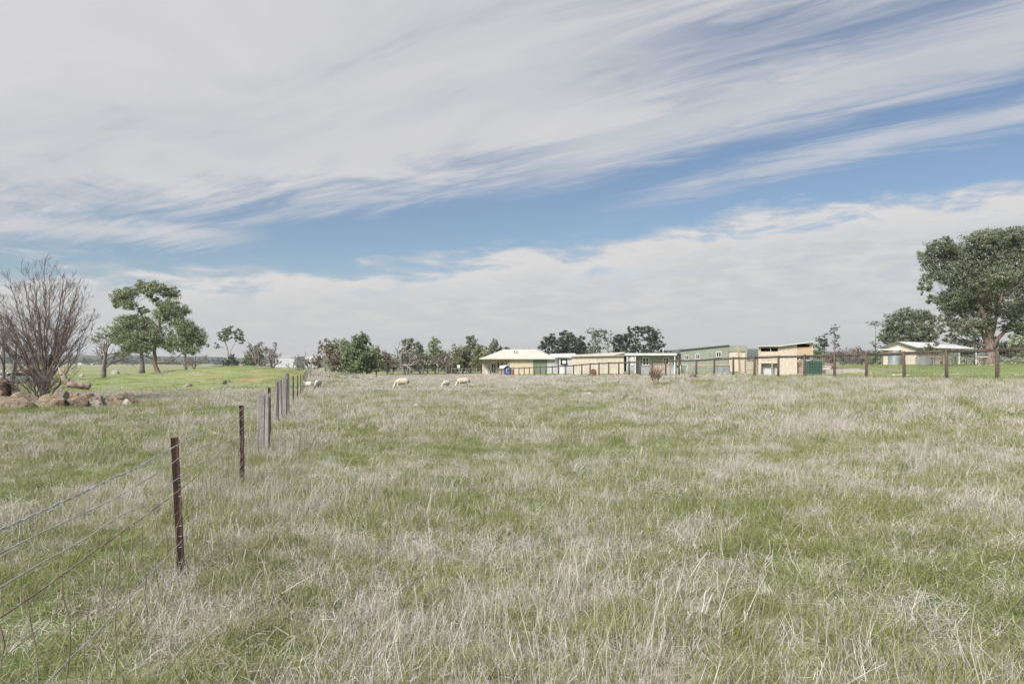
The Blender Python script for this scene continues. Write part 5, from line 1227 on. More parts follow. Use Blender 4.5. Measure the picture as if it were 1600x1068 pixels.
# corrugated tank beside it
def corr_tank(name, label, px, d, rpx, toppy, mt, cat, ribs=14, lid=True):
    s = FPX/d; x = X_(px, d); g0 = h1(x, d)-0.1; h = ztop(toppy, d)-g0; r = rpx/s
    root = thing(name, label, cat, (x, d, g0)); m = MB(); n = ribs*4
    m.tube([(0, 0, h*i/n) for i in range(n+1)], [r*(1+0.012*math.sin(i*math.pi/2)) for i in range(n+1)], 28); m.build('tank_wall', mt, root)
    if lid: MB().tube([(0, 0, h), (0, 0, h+0.10), (0, 0, h+0.22)], [r*1.05, r*0.98, r*0.15], 28).build('lid', mt, root)
    return root
corr_tank('water_tank', 'grey corrugated water tank before the gable wall of the cream shed', 1398, 95, 9.5, 550.5, M_CORR, 'water tank')
# green tank / bin by the stable
s_ = FPX/54; g0 = h1(X_(1274, 54), 54)-0.1
r0 = thing('green_bin', 'dark green ribbed bin with a buckled lid right of the stable', 'bin', (X_(1274, 54), 54, g0)); hh = ztop(564.5, 54)-g0; w = 10.5/s_
m = MB(); m.box(-w, w, 0, 1.0, 0, hh)
for k in range(9): q = -w+2*w*(k+0.5)/9; m.box(q-0.02, q+0.02, -0.03, 0, 0.05, hh-0.05)
for k in range(1, 8): m.box(-w, w, -0.018, -0.001, hh*k/8-0.012, hh*k/8+0.012)
m.build('bin_body', M_TANKGREEN, r0)
m = MB(); L = [(-w-0.05, hh+0.02), (-w*0.4, hh+0.13), (w*0.2, hh+0.07), (w+0.22, hh+0.10)]; m.prism(L+[(p[0], p[1]+0.04) for p in L[::-1]], -0.08, 1.08); m.build('lid', M_CORR, r0)
# --- blue playhouse
b = Bld('playhouse', 'small blue playhouse with a grey roof before the cream house', 781, 118, 588, 'playhouse')
X = b.x; Z = b.z; x0, x1 = X(787.5), X(799.5); zt, zp = Z(575), Z(570.5)
m = MB(); m.prism([(x0, -0.2), (x1, -0.2), (x1, zt), ((x0+x1)/2, zp), (x0, zt)], 0, 2.0); b.part(m, 'wall', M_BLUE)
m = MB(); m.add([(X(801), -0.2, Z(575.7)), (X(793.5), -0.2, Z(569.8)), (X(781), 2.0, Z(571)), (X(779.5), 2.0, Z(575))]+[(X(801), -0.2, Z(576.2)), (X(793.5), -0.2, Z(570.5)), (X(781), 2.0, Z(571.6)), (X(779.5), 2.0, Z(575.6))], [(0,1,2,3),(7,6,5,4),(0,4,5,1),(1,5,6,2),(2,6,7,3),(3,7,4,0)])
m.add([(X(793.5), -0.2, Z(569.8)), (X(786), -0.2, Z(575.6)), (X(779.5), 1.9, Z(574.8)), (X(781), 2.0, Z(571))], [(0,1,2,3)])
b.part(m, 'roof', M_PALEGREY)
m = MB(); m.box(X(791), X(796), -0.04, -0.003, Z(582), Z(576)); fr = b.part(m, 'window', M_WHITE); MB().box(X(791.5), X(795.5), -0.06, -0.041, Z(581.4), Z(576.6)).build('pane', M_BLUE, fr)
m = MB(); m.box(X(800), X(802.6), 0.1, 0.8, -0.1, Z(577.5)); m.box(X(799.8), X(803), 0.0, 0.9, Z(577.5), Z(577.1)); o = m.build('red_cabinet', M_REDPLASTIC); o.location = b.root.location; tag(o, 'small red plastic cabinet right of the blue playhouse', 'cabinet')
# --- far buildings beyond the paddock
def gable(name, label, px0, px1, d, eave, ridge, base, mw, mr, depth=12.0, cat='building', along=True, wins=0):
    b = Bld(name, label, px0, d, base, cat); X = b.x; Z = b.z; x1 = X(px1); ze, zr = Z(eave), Z(ridge)
    m = MB(); m.box(0, x1, 0, depth, -3, ze); b.part(m, 'wall', mw)
    m = MB(); o_ = 0.4
    m.add([(-o_, -o_, ze), (x1+o_, -o_, ze), (x1+o_, depth/2, zr), (-o_, depth/2, zr), (x1+o_, depth+o_, ze), (-o_, depth+o_, ze)], [(0,1,2,3), (3,2,4,5), (0,3,5), (1,4,2), (0,5,4,1)]); b.part(m, 'roof', mr)
    for k in range(wins):
        xa = x1*(k+0.5)/wins; MB().box(xa-x1*0.12/wins*2, xa+x1*0.12/wins*2, -0.08, -0.01, ze*0.35, ze*0.75).build('window', M_GLASS, b.root)
    return b
gable('far_shed', 'tall white storage shed far behind the bare trees', 430, 463, 420, 557.5, 556, 571, M_PALEGREY, M_WHITEROOF, 20)
gable('far_house', 'distant white house with dark windows right of the white storage shed', 474, 497, 400, 562, 557, 571, M_WHITE, M_WHITEROOF, 14, wins=3)
gable('far_shed', 'distant pale shed showing between the paddock clump and dead tree', 594, 612, 430, 560, 556, 571, M_PALEGREY, M_PALEGREY, 14)
gable('far_roof_shed', 'low far white shed at the foot of the hills on the left', 121, 130, 900, 567.3, 565.8, 569, M_WHITE, M_WHITEROOF, 20)
gable('far_roof_shed', 'longer far white shed next to the low one on the left', 131, 146, 880, 567.5, 566, 569, M_WHITE, M_WHITEROOF, 20)
gable('far_cottage', 'tiny white cottage at the left edge behind the bare twigs', -8, 5.5, 110, 580.2, 578.5, 584, M_WHITE, M_WHITEROOF, 4)
# paling fence / yard of dark boards behind the bare tree
r0 = thing('paling_fence', 'dark grey paling yard fence glimpsed behind the large bare tree', 'fence', (X_(9, 92), 92, h1(X_(9, 92), 92))); q = FPX/92
m = MB(); rp = random.Random(6)
for k in range(26):
    xx = k*1.15/q*1.0; m.box(xx, xx+0.085, 0, 0.03, 0, 1.5+rp.uniform(-.1, .15))
m.build('palings', M_OLDTIMBER, r0)
for zz in (0.4, 1.15): MB().box(0, 30/q, 0.031, 0.09, zz, zz+0.08).build('rail', M_OLDTIMBER, r0)
for k in range(4): MB().box(k*9/q, k*9/q+0.1, 0.095, 0.19, -0.2, 1.65).build('post', M_OLDTIMBER, r0)
MB().box(29/q, 39/q, 0.3, 2.4, -0.1, 1.75).build('dark_shelter', M_FRAMEDK, r0)
# ------------------------------------------------------------------ sheep
def sheep_mat(name, wool, wool2, face):
    m = bpy.data.materials.new(name); m.use_nodes = True; t = NT(m.node_tree); b = t.n['Principled BSDF']; b.inputs['Roughness'].default_value = 1.0; b.inputs['Specular IOR Level'].default_value = 0.05
    tc = t.new('ShaderNodeTexCoord'); at = t.new('ShaderNodeAttribute', attribute_name='skin')
    c = t.mixc(t.smooth(t.noise(tc.outputs['Object'], 5, 4), 0.38, 0.62), wool, wool2); c = t.mixc(at.outputs['Fac'], c, face)
    t.val(b.inputs['Base Color'], c); bn = t.new('ShaderNodeBump'); bn.inputs['Strength'].default_value = 0.8; bn.inputs['Distance'].default_value = 0.02
    t.link(t.noise(tc.outputs['Object'], 40, 3), bn.inputs['Height']); t.link(bn.outputs[0], b.inputs['Normal']); return m
M_S1 = sheep_mat('tan_fleece', (0.42, 0.365, 0.295), (0.54, 0.485, 0.41), (0.64, 0.60, 0.55))
M_S2 = sheep_mat('white_fleece', (0.52, 0.49, 0.44), (0.62, 0.59, 0.54), (0.60, 0.56, 0.52))
M_S3 = sheep_mat('dark_faced_fleece', (0.45, 0.42, 0.37), (0.58, 0.55, 0.50), (0.06, 0.05, 0.05))
M_EYE = mat('eye', (0.02, 0.015, 0.012), 0.3)
def ring_tube(m, path, n=16, sk=0.0, skin=None, seed=0, rough=0.0):
    """path: (point, half width across, half height) rings; one closed loft"""
    r = random.Random(seed); k = len(m.v); pts = [Vector(p[0]) for p in path]
    for i, (p, a, b_) in enumerate(path):
        d = (pts[min(i+1, len(pts)-1)]-pts[max(i-1, 0)]).normalized(); u = Vector((0, 1, 0)); u = (u-d*u.dot(d)).normalized(); w = d.cross(u)
        for j in range(n):
            t_ = 2*math.pi*j/n; q = 1+r.uniform(-rough, rough)
            m.v.append(tuple(pts[i]+u*(math.cos(t_)*a*q)+w*(math.sin(t_)*b_*q)))
            if skin is not None: skin.append(sk if not callable(sk) else sk(i/(len(path)-1)))
    for i in range(len(path)-1):
        for j in range(n):
            a_ = k+i*n+j; b2 = k+i*n+(j+1) % n; m.f.append((a_, b2, b2+n, a_+n)); m.sm.append(True)
    m.f.append(tuple(range(k, k+n))[::-1]); m.sm.append(True); e = k+(len(path)-1)*n; m.f.append(tuple(range(e, e+n))); m.sm.append(True)
def sheep(px, py_back, d, label, m_, L=1.15, face_az=math.pi, pose='graze', seed=1, scale=1.0, dark_legs=False):
    """built facing +x in its own frame, then turned; trunk, neck, head and legs merge in one remeshed surface"""
    s = MB(); sk = []
    bz = 0.66 if pose != 'lie' else 0.30
    body = [(-0.56, 0.05, 0.05, 0.02), (-0.53, 0.17, 0.18, 0.0), (-0.42, 0.245, 0.255, 0.0), (-0.22, 0.27, 0.285, -0.015), (0.0, 0.275, 0.29, -0.03), (0.2, 0.26, 0.285, -0.02), (0.36, 0.21, 0.25, 0.0), (0.46, 0.15, 0.18, 0.01), (0.52, 0.06, 0.08, 0.02)]
    ring_tube(s, [((x, 0, bz+o), a, b_) for x, a, b_, o in body], 18, 0.0, sk, seed, 0.03)
    if pose == 'graze':
        neck = [((0.36, 0, bz+0.05), 0.14, 0.17), ((0.52, 0, bz-0.08), 0.115, 0.14), ((0.64, 0, bz-0.24), 0.095, 0.11), ((0.69, 0, bz-0.34), 0.08, 0.09)]
        head = [((0.665, 0, bz-0.30), 0.05, 0.05), ((0.70, 0, bz-0.36), 0.082, 0.095), ((0.745, 0, bz-0.44), 0.075, 0.085), ((0.785, 0, bz-0.54), 0.052, 0.06), ((0.80, 0, bz-0.60), 0.038, 0.042), ((0.805, 0, bz-0.625), 0.02, 0.02)]
        ear = [(0.66, bz-0.33)]; eye = (0.752, bz-0.415)
    else:
        neck = [((0.36, 0, bz+0.08), 0.14, 0.17), ((0.50, 0, bz+0.20), 0.11, 0.13), ((0.57, 0, bz+0.32), 0.09, 0.10)]
        head = [((0.52, 0, bz+0.36), 0.05, 0.05), ((0.58, 0, bz+0.36), 0.08, 0.09), ((0.66, 0, bz+0.33), 0.072, 0.08), ((0.75, 0, bz+0.27), 0.05, 0.055), ((0.80, 0, bz+0.24), 0.035, 0.04)]
        ear = [(0.55, bz+0.38)]; eye = (0.66, bz+0.37)
    ring_tube(s, neck, 14, 0.0, sk, seed); ring_tube(s, head, 12, 1.0, sk)
    for sy in (-1, 1):                       # ears droop sideways
        ex, ez = ear[0]; ring_tube(s, [((ex, sy*0.06, ez), 0.012, 0.03), ((ex-0.01, sy*0.12, ez-0.01), 0.016, 0.036), ((ex-0.02, sy*0.17, ez-0.03), 0.006, 0.012)], 8, 1.0, sk)
    ring_tube(s, [((-0.54, 0, bz+0.10), 0.03, 0.03), ((-0.59, 0, bz-0.02), 0.03, 0.035), ((-0.60, 0, bz-0.16), 0.014, 0.014)], 8, 0.2, sk)
    if pose != 'lie':
        for sy in (-1, 1):
            o = 0.04*sy*(1 if seed % 2 else -1)
            # fore leg: elbow, wrist, pastern, hoof
            ring_tube(s, [((0.33+o, sy*0.12, bz-0.08), 0.075, 0.09), ((0.33+o, sy*0.13, bz-0.26), 0.045, 0.055), ((0.34+o, sy*0.13, 0.26), 0.028, 0.03), ((0.335+o, sy*0.13, 0.09), 0.02, 0.022), ((0.35+o, sy*0.13, 0.0), 0.027, 0.034)], 10, lambda u: sstep(0.2, 0.4, u), sk)
            # hind leg: stifle forward, hock back, cannon down
            ring_tube(s, [((-0.36-o, sy*0.13, bz-0.05), 0.10, 0.14), ((-0.31-o, sy*0.14, bz-0.27), 0.065, 0.08), ((-0.41-o, sy*0.14, 0.25), 0.030, 0.036), ((-0.395-o, sy*0.14, 0.10), 0.020, 0.023), ((-0.38-o, sy*0.14, 0.0), 0.027, 0.034)], 10, lambda u: sstep(0.25, 0.45, u), sk)
    else:
        for sy in (-1, 1):
            ring_tube(s, [((0.30, sy*0.16, 0.16), 0.06, 0.07), ((0.46, sy*0.17, 0.06), 0.03, 0.035), ((0.36, sy*0.19, 0.035), 0.022, 0.024)], 8, 0.8, sk)
            ring_tube(s, [((-0.30, sy*0.18, 0.20), 0.12, 0.13), ((-0.16, sy*0.24, 0.07), 0.05, 0.05), ((-0.34, sy*0.26, 0.035), 0.025, 0.026)], 8, 0.8, sk)
    o = s.build('sheep', m_); me = o.data
    a = me.attributes.new('skin', 'FLOAT', 'POINT'); a.data.foreach_set('value', np.array(sk, np.float32))
    rm = o.modifiers.new('blend', 'REMESH'); rm.mode = 'VOXEL'; rm.voxel_size = 0.016; rm.use_smooth_shade = True
    smo = o.modifiers.new('soften', 'SMOOTH'); smo.iterations = 2
    # evaluate once so the result is one plain continuous mesh
    dg = bpy.context.evaluated_depsgraph_get(); ev = o.evaluated_get(dg); nm = bpy.data.meshes.new_from_object(ev)
    co = np.array([v.co[:] for v in nm.vertices]); src = np.array(s.v); skv = np.array(sk); val = np.zeros(len(co), np.float32)
    for i0 in range(0, len(co), 400):
        dd = ((co[i0:i0+400, None, :]-src[None])**2).sum(-1); nn_ = np.argsort(dd, 1)[:, :3]; val[i0:i0+400] = skv[nn_].mean(1)
    o.modifiers.clear(); o.data = nm; nm.materials.clear(); nm.materials.append(m_)
    if 'skin' in nm.attributes: nm.attributes.remove(nm.attributes['skin'])
    a = nm.attributes.new('skin', 'FLOAT', 'POINT'); a.data.foreach_set('value', val); nm.polygons.foreach_set('use_smooth', [True]*len(nm.polygons))
    x = X_(px, d); o.location = (x, d, h1(x, d)); o.rotation_euler = (0, 0, face_az); o.scale = (scale,)*3
    for sy in (-1, 1):
        e = MB(); e.tube([(eye[0]-0.008, sy*0.066, eye[1]), (eye[0], sy*0.078, eye[1]), (eye[0]+0.004, sy*0.082, eye[1])], [0.013, 0.012, 0.004], 8); q = e.build('eye', M_EYE, o)
    return tag(o, label, 'sheep', 'sheep grazing in the paddock')
sheep(629, 592, 50, 'largest tan sheep grazing with its head down to the left', M_S1, face_az=R(176), seed=1, scale=0.86)
sheep(697, 594, 52, 'small white lamb grazing between the two tan sheep', M_S2, face_az=R(232), seed=2, scale=0.62)
sheep(724.5, 590, 54, 'smaller tan sheep with a white face right of the white lamb', M_S1, face_az=R(183), seed=3, scale=0.84)
sheep(497, 597, 50, 'dark faced white sheep seen head on near the wire fence', M_S3, face_az=R(262), seed=4, scale=0.74)
sheep(481.5, 603, 52, 'white lamb lying in the grass beside the wire fence', M_S2, face_az=R(170), pose='lie', seed=5, scale=0.62)
# ------------------------------------------------------------------ things about the yards
def place(o, px, d, dz=0.0, rz=0.0):
    x = X_(px, d); o.location = (x, d, h1(x, d)+dz); o.rotation_euler = (0, 0, rz); return o
# small goal frame before the green shed
r0 = thing('goal', 'white metal goal frame in front of the green shed', 'goal', (X_(1069, 70), 70, h1(X_(1069, 70), 70)))
MB().tube([(-0.36, 0, -0.1), (-0.36, 0, 1.0), (-0.33, 0, 1.03), (0.33, 0, 1.03), (0.36, 0, 1.0), (0.36, 0, -0.1)], 0.028, 8).build('frame', M_WHITE, r0)
MB().tube([(-0.36, 0, 1.0), (-0.36, 0.7, 0), (0.36, 0.7, 0), (0.36, 0, 1.0)], 0.02, 6).build('back_brace', M_WHITE, r0)
# crate, bench and bits under the awning
r0 = thing('crate', 'grey slatted crate on the lawn in front of the cream shed', 'crate', (X_(1447, 84), 84, h1(X_(1447, 84), 84)))
m = MB()
for k in range(5): m.box(-0.75, 0.75, 0, 0.03, 0.05+k*0.2, 0.19+k*0.2); m.box(-0.75, 0.75, 1.0, 1.03, 0.05+k*0.2, 0.19+k*0.2); m.box(-0.79, -0.76, 0, 1.03, 0.05+k*0.2, 0.19+k*0.2); m.box(0.76, 0.79, 0, 1.03, 0.05+k*0.2, 0.19+k*0.2)
m.box(-0.75, 0.75, 0.035, 0.99, 0.02, 0.06); m.build('slats', M_CRATE, r0)
for sx in (-0.77, 0.0, 0.73): MB().box(sx, sx+0.05, -0.04, -0.002, 0, 1.08).build('upright', M_CRATE, r0)
r0 = thing('bench', 'low brown wooden bench between the grey crate and the awning', 'bench', (X_(1466, 92), 92, h1(X_(1466, 92), 92)))
MB().box(-0.7, 0.7, 0, 0.45, 0.42, 0.48).build('seat', M_OLDTIMBER, r0)
m = MB(); m.box(-0.7, 0.7, 0.42, 0.46, 0.55, 0.95); m.build('backrest', M_OLDTIMBER, r0)
for sx in (-0.62, 0.56): MB().box(sx, sx+0.07, 0.03, 0.46, 0, 0.419).build('leg', M_OLDTIMBER, r0)
r0 = thing('bicycle', 'dark bicycle lying under the awning of the cream shed', 'bicycle', (X_(1486, 93), 93, h1(X_(1486, 93), 93)))
for sx in (-0.5, 0.5):
    m = MB(); m.tube([(sx+0.32*math.cos(a), 0.1*math.cos(a), 0.33+0.32*math.sin(a)) for a in np.linspace(0, 6.283, 21)], 0.022, 6)
    for a in np.linspace(0, 6.283, 9)[:-1]: m.bar((sx, 0, 0.33), (sx+0.31*math.cos(a), 0.1*math.cos(a), 0.33+0.31*math.sin(a)), 0.008)
    m.build('wheel', M_FRAMEDK, r0)
m = MB()
for a, b_ in (((-0.5, 0, 0.33), (-0.1, 0, 0.3)), ((-0.1, 0, 0.3), (-0.2, 0, 0.85)), ((-0.2, 0, 0.8), (0.33, 0, 0.8)), ((-0.1, 0, 0.3), (0.35, 0, 0.75)), ((0.5, 0, 0.33), (0.3, 0, 0.95)), ((-0.5, 0, 0.33), (-0.2, 0, 0.75))): m.bar(a, b_, 0.035)
m.build('frame', M_RUST, r0); MB().box(-0.32, -0.08, -0.06, 0.06, 0.85, 0.90).build('saddle', M_FRAMEDK, r0); MB().bar((0.3, -0.25, 0.97), (0.3, 0.25, 0.97), 0.03).build('handlebar', M_FRAMEDK, r0)
r0 = thing('garden_table', 'white topped table on a splayed pale leg beneath the huge gum', 'table', (X_(1529, 70), 70, h1(X_(1529, 70), 70)))
MB().box(-0.1, 0.85, -0.2, 0.3, 0.86, 0.93).build('tabletop', M_WHITEOUT, r0); MB().box(-0.75, -0.103, -0.22, 0.32, 0.80, 0.87).build('dark_end', M_FRAMEDK, r0)
MB().bar((-0.35, 0, 0.80), (0.05, -0.3, -0.05), 0.05).build('leg', M_PALETIMBER, r0); MB().bar((0.6, 0.1, 0.86), (0.75, 0.25, -0.05), 0.05).build('leg', M_FRAMEDK, r0)
r0 = thing('swing', 'thin dark swing pole and rope near the awning corner', 'swing', (X_(1522, 74), 74, h1(X_(1522, 74), 74)))
MB().tube([(0, 0, -0.1), (0, 0, 2.6)], 0.03, 8).build('pole', M_FRAMEDK, r0); MB().tube([(0, 0, 2.58), (-0.5, 0, 2.66), (-0.9, 0, 2.5)], 0.018, 6).build('arm', M_FRAMEDK, r0); MB().tube([(0.12, 0, 0.5), (0.10, 0, 1.6), (0.0, 0, 2.5)], 0.012, 6).build('rope', M_FRAMEDK, r0)
# rubble heap and pale slabs right of the bin
rq = random.Random(12)
M_SLAB = mat('weathered_slab', (0.34, 0.31, 0.27), 0.95, (0.45, 0.41, 0.36), 2)
RUB = 'broken brick and timber in the rubble heap'
def rubble(px, py, d, w, h, lab, m_, sd, grp=None):
    g0 = h1(X_(px, d), d); z = max(0.0, ztop(py, d)-g0-h)
    D, F = rock_mesh(w, w*0.7, h, sd, 0.7, 0.2); o = fast_mesh('rubble', D, F, m_, smooth=False); o.location = (X_(px, d), d+rq.uniform(-.4, .4), g0+z*0.9-0.05); o.rotation_euler = (rq.uniform(-.3, .3), rq.uniform(-.4, .4), rq.uniform(0, 3)); return tag(o, lab, 'rubble', grp)
M_BRICK = mat('broken_brick', (0.16, 0.10, 0.085), 0.95, (0.26, 0.19, 0.165), 4, 1.0, 0.5, 20)
for i, (p, q, w, h, lab, m_) in enumerate(((1297, 563, 1.1, 0.55, 'reddish block on top of the rubble heap behind the rail fence', M_BRICK), (1290, 567, 0.9, 0.5, 'pale block at the left of the rubble heap', M_PALEROCK), (1303, 569, 1.0, 0.5, 'brown block below the top of the rubble heap', M_RUST),
        (1289, 574, 0.8, 0.5, 'dark block low at the left foot of the rubble heap', M_REDROCK), (1299, 577, 0.9, 0.45, 'grey block low in the middle of the rubble heap', M_GREYROCK), (1312, 571, 1.3, 0.4, 'long reddish piece at the right end of the rubble heap', M_BRICK), (1318, 574, 1.0, 0.35, 'outermost reddish piece right of the rubble heap', M_BRICK), (1308, 576, 0.9, 0.4, 'grey lump in front of the long reddish piece', M_GREYROCK))):
    rubble(p, q, 60, w, h, lab, m_, 200+i)
for i, (p, q, w, lab) in enumerate(((1315, 578.5, 2.4, 'long pale slab on the lawn beyond the rail fence'), (1335, 578, 1.6, 'shorter pale slab touching the right end of the long one'), (1404, 584, 1.5, 'thin white board lying on the lawn'))):
    d = 59 if i < 2 else 48; x = X_(p, d); m = MB(); m.box(-w/2, w/2, -0.5 if i < 2 else -0.08, 0.5 if i < 2 else 0.08, -0.04, 0.28 if i < 2 else 0.07); m.box(-w*0.3, w*0.2, -0.3 if i < 2 else -0.05, 0.35 if i < 2 else 0.05, 0.281 if i < 2 else 0.071, 0.36 if i < 2 else 0.09)
    place(tag(m.build('pale_slab', M_SLAB if i < 2 else M_WHITEOUT), lab, 'slab'), p, d, 0, rq.uniform(-.1, .1))
# rusty things in the long grass by the fence
r0 = thing('rusty_drum', 'tilted rusty round drum lid standing in the grass before the cream shed', 'drum', (X_(927, 74), 74, h1(X_(927, 74), 74)))
m = MB(); m.tube([(-0.10, 0.0, 0.42), (0.02, 0.0, 0.46), (0.06, 0.0, 0.47)], [0.34, 0.36, 0.22], 20); o = m.build('lid', M_RUST, r0); o.rotation_euler = (0.0, 0.1, R(60))
MB().tube([(0.3, 0, 0.05), (-0.3, 0.1, 0.22), (-0.55, 0.1, 0.12)], [0.13, 0.15, 0.07], 10).build('body', M_RUST, r0)
o = rubble(953, 585, 72, 0.9, 0.35, 'small rusty lump in the grass right of the rusty drum', M_RUST, 230); o.name = 'rusty_lump'
o = rubble(984, 581, 74, 1.6, 0.6, 'brown heap in the grass before the porch of the grey cabin', M_GREYROCK, 231); o.name = 'earth_heap'
o = rubble(1082, 586, 55, 1.1, 0.5, 'greyish tree stump remnant in the grass below the green shed', M_GREYROCK, 232); o.name = 'stump'; o['category'] = 'stump'
# yard clutter before the grey cabin
r0 = thing('cage', 'orange brown wire and board cage before the right end of the cabin', 'cage', (X_(1034, 76), 76, h1(X_(1034, 76), 76)))
m = MB()
for k in range(8): m.box(-0.9+k*0.23, -0.9+k*0.23+0.12, 0, 0.02, 0.1, 1.15)
m.build('boards', M_TIMBER, r0); MB().box(-0.95, 0.95, -0.04, -0.003, 1.1, 1.18).build('rail', M_OLDTIMBER, r0)
for sx in (-0.95, 0.9): MB().box(sx, sx+0.08, -0.04, 0.06, -0.1, 1.3).build('post', M_OLDTIMBER, r0)
for i, (p, lab) in enumerate(((1047, 'blue grey ladder leaning by the right end of the cabin'), (1056, 'second leaning ladder, right of the blue grey one'))):
    r0 = thing('ladder', lab, 'ladder', (X_(p, 76), 76, h1(X_(p, 76), 76))); 
    for sx in (-0.2, 0.2): MB().bar((sx, 0, -0.05), (sx*0.8+0.15, 0.5, 1.5), 0.05).build('rail', M_CORR, r0)
    for k in range(5): u = 0.15+k*0.17; MB().bar((-0.2+0.17*u+0.02*u, 0.5*u, 1.55*u), (0.2+0.11*u, 0.5*u, 1.55*u), 0.03).build('rung', M_CORR, r0)
# low corrugated screen and rail before the green shed
r0 = thing('corrugated_screen', 'low grey corrugated screen with a timber rail before the green shed', 'screen', (X_(1085, 72), 72, h1(X_(1085, 72), 72)))
m = MB(); w = (1141-1115)/FPX*72; x_ = (1115-1085)/FPX*72
n = 60; vs = []; 
for i in range(n+1): vs += [(x_+w*i/n, 0.02*math.sin(i*1.4), 0.0), (x_+w*i/n, 0.02*math.sin(i*1.4), 0.95)]
m.add(vs, [(2*i, 2*i+2, 2*i+3, 2*i+1) for i in range(n)]); m.build('sheet', M_CORR, r0)
MB().box(-0.2, x_+w, -0.06, -0.025, 0.95, 1.07).build('rail', M_TIMBER, r0)
for k in range(4): MB().box(k*1.2, k*1.2+0.08, -0.022, 0.06 if k*1.2 < x_-0.1 else -0.021, -0.1, 1.1).build('post', M_OLDTIMBER, r0)
# white sign at the fence corner
r0 = thing('sign', 'small blank white sign on a post left of the cream house', 'sign', (X_(716.5, 130), 130, h1(X_(716.5, 130), 130)))
MB().box(-0.04, 0.04, 0, 0.08, -0.2, 2.0).build('post', M_DARKPOST, r0); MB().box(-0.24, 0.24, -0.03, -0.002, 1.35, 1.95).build('sign_board', M_WHITE, r0)
# white car half hidden behind the boulders
r0 = thing('parked_car', 'white car half hidden behind the boulders at the far left', 'car', (X_(16, 74), 74, h1(X_(16, 74), 74)+0.0), R(75)); M_CARP = mat('white_car_paint', (0.74, 0.74, 0.74), 0.3, spec=0.6)
prof = [(-2.1, 0.35), (-2.15, 0.75), (-1.9, 0.95), (-1.35, 1.0), (-0.8, 1.38), (0.7, 1.40), (1.35, 1.0), (2.0, 0.92), (2.15, 0.7), (2.12, 0.35)]
m = MB(); m.prism(prof, -0.82, 0.82); o = m.build('body', M_CARP, r0); bv = o.modifiers.new('edge', 'BEVEL'); bv.width = 0.06; bv.segments = 3
m = MB(); m.prism([(-1.2, 1.0), (-0.78, 1.31), (0.66, 1.33), (1.18, 1.0)], -0.835, 0.835); m.build('side_window', M_GLASS, r0)
for yy, xa, za, xb, zb in ((0, 0.78, 1.36, 1.30, 1.03), (0, -0.88, 1.34, -1.32, 1.03)):
    sg = 1 if xa > 0 else -1; MB().add([(xa+0.02*sg, -0.66, za+0.01), (xb+0.03*sg, -0.74, zb+0.02), (xb+0.03*sg, 0.74, zb+0.02), (xa+0.02*sg, 0.66, za+0.01)], [(0,1,2,3)]).build('windscreen', M_GLASS, r0)
for wx in (-1.35, 1.35):
    for wy in (-0.83, 0.66):
        w_ = MB().tube([(wx, wy, 0.32), (wx, wy+0.18, 0.32)], 0.32, 20).build('wheel', M_FRAMEDK, r0); MB().tube([(wx, wy-0.006, 0.32), (wx, wy+0.186, 0.32)], 0.19, 16).build('rim', M_CORR, w_)
for wy in (-0.6, 0.6): MB().tube([(2.12, wy, 0.68), (2.165, wy, 0.68)], 0.11, 12).build('headlight', M_WHITE, r0)
# two dark birds on the mound
M_BIRD = mat('black_feathers', (0.02, 0.02, 0.022), 0.6)
for i, (p, lab, a) in enumerate(((352, 'black bird pecking on the bare patch of the mound, left of its mate', 0.3), (358.5, 'black bird on the bare patch of the mound, right of its mate', 2.6))):
    d = 56.5; s = MB(); ring_tube(s, [((-0.26, 0, 0.16), 0.02, 0.008), ((-0.16, 0, 0.18), 0.045, 0.025), ((-0.06, 0, 0.20), 0.07, 0.065), ((0.05, 0, 0.21), 0.075, 0.08), ((0.12, 0, 0.25), 0.05, 0.055), ((0.16, 0, 0.30), 0.04, 0.04), ((0.20, 0, 0.31), 0.035, 0.035), ((0.25, 0, 0.305), 0.012, 0.014), ((0.30, 0, 0.295), 0.003, 0.004)], 10)
    o = place(tag(s.build('bird', M_BIRD), lab, 'bird'), p, d, 0.0, a); o.scale = (0.62,)*3
    for sy in (-0.03, 0.03): MB().tube([(0.0, sy, 0.16), (0.02, sy, 0.08), (0.0, sy, 0.0), (0.06, sy, 0.002)], 0.008, 5).build('leg', M_BIRD, o)
# ------------------------------------------------------------------ hills and the wooded skyline
def ridge(name, pts, d, mt, base=-6, seed=0, depth=900, bump=6):
    """pts: (photo x, photo y of the crest) -> a long rounded ridge with real depth"""
    xs = np.linspace(pts[0][0], pts[-1][0], 420); ys = np.interp(xs, [p[0] for p in pts], [p[1] for p in pts])
    V, F = [], []; rows = 9
    for r_ in range(rows):
        v = r_/(rows-1); prof = math.sin(math.pi*min(1, v*0.5+0.0)) if v < 1 else 1
        yy = d-depth*(1-v); X0 = (xs-800)/FPX*d; k = 1.0
        hh = (CAMZ+(566-ys)/FPX*d-base)*math.sin(v*math.pi/2)**0.8 + bump*(fbm(X0*0.5, np.full(420, yy)*0.5, 0.02, 4, seed)-0.5)*v
        V.append(np.stack([X0, np.full(420, yy), base+np.maximum(hh, 0)], 1))
    V.append(np.stack([X0, np.full(420, d+depth*0.6), np.full(420, base-1.0)], 1)); rows += 1
    V = np.concatenate(V); i = np.arange(419)
    F = np.concatenate([np.stack([r_*420+i, r_*420+i+1, (r_+1)*420+i+1, (r_+1)*420+i], 1) for r_ in range(rows-1)])
    return tag(fast_mesh(name, V, F, mt, smooth=True), kind='structure')
M_HILL = mat('wooded_hill', (0.045, 0.062, 0.038), 1.0, (0.085, 0.105, 0.06), 0.01, 1.0, spec=0.0, col3=(0.05, 0.07, 0.045))
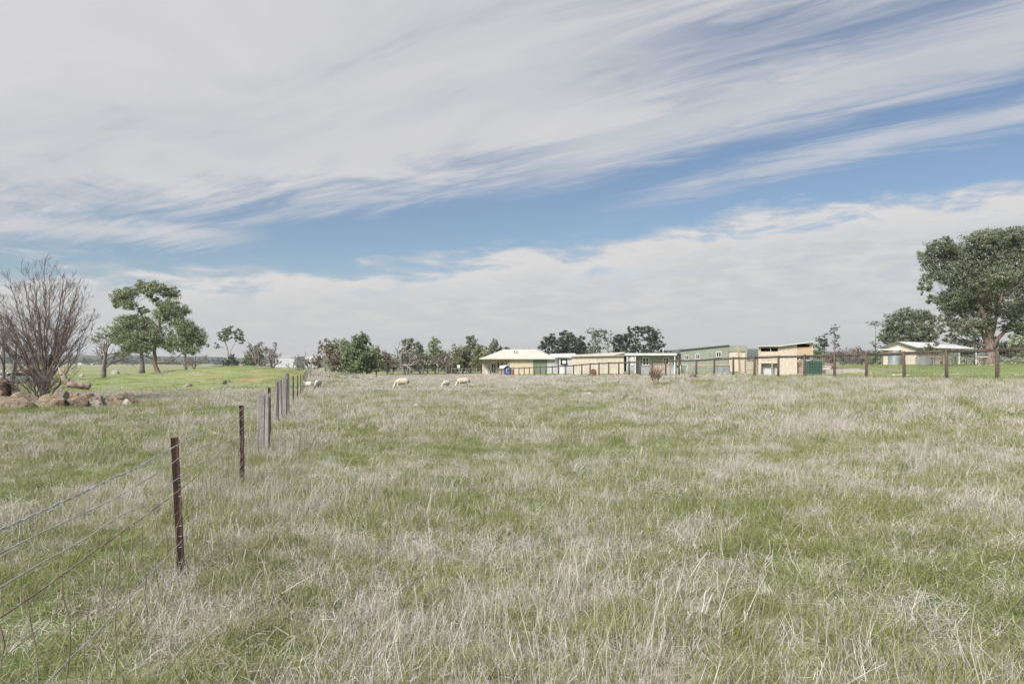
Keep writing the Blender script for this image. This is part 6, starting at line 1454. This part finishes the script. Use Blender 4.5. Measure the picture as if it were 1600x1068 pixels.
ridge('hills', [(-900, 553), (-300, 553), (0, 554), (150, 555), (250, 556), (340, 557.5), (430, 560), (560, 561), (700, 559), (900, 556), (1000, 551), (1045, 547), (1065, 545), (1095, 547), (1140, 545.5), (1180, 546.5), (1240, 549), (1330, 551), (1400, 549), (1600, 548), (2000, 545), (2600, 550)], 2200, M_HILL, -6, 3, 800, 9)
# belts of far trees: one mass of crowns
def belt(name, label, x0, x1, d, h, n, seed, leaf=1.6, prob=None, mt=None):
    rg = np.random.default_rng(seed); bl = []
    for k in range(n):
        p = rg.uniform(x0, x1); dd = d*rg.uniform(0.85, 1.2); X0 = (p-800)/FPX*dd; g0 = h1(X0, dd); w = rg.uniform(0.5, 1.3)*h*0.6; hh = h*rg.uniform(0.55, 1.25)
        bl.append((X0, dd, g0+hh*0.45, w, w, hh*0.52))
    V, F, T = leaves(rg, bl, n*140, leaf, 0.0, 0.55); V[:, 2] = np.maximum(V[:, 2], H(V[:, 0], V[:, 1])-0.5)
    return tag(fast_mesh(name, V, F, mt or L_DARK, attr=dict(tone=T)), label, 'trees', kind='stuff')
belt('far_woodland', 'dark line of distant trees along the whole horizon', -250, 1900, 1000, 10, 520, 5, 2.4)
belt('far_shrubs', 'grey green scrub beyond the back fence from the clump to the house', 585, 790, 225, 5.2, 130, 6, 0.8, mt=L_OLIVE)
belt('far_hedge', 'low dark scrub behind the sheds beneath the old trees', 840, 1070, 240, 4.5, 60, 7, 0.9)
belt('far_scrub', 'dull scrub beyond the lawn behind stable, shed and giant gum', 1180, 1750, 190, 3.0, 90, 8, 0.7, mt=L_OLIVE)
# ------------------------------------------------------------------ air: the far hills fade in it
hz = MB(); hz.box(-4600, 4600, -60, 2900, -16, 62); o = hz.build('haze', bpy.data.materials.new('air')); o.data.materials[0].use_nodes = True
t = NT(o.data.materials[0].node_tree); t.n.clear(); pv = t.new('ShaderNodeVolumePrincipled'); pv.inputs['Color'].default_value = (0.90, 0.93, 0.97, 1); pv.inputs['Density'].default_value = 0.00022; pv.inputs['Anisotropy'].default_value = 0.2
mo = t.new('ShaderNodeOutputMaterial'); t.link(pv.outputs[0], mo.inputs['Volume']); tag(o, kind='stuff')
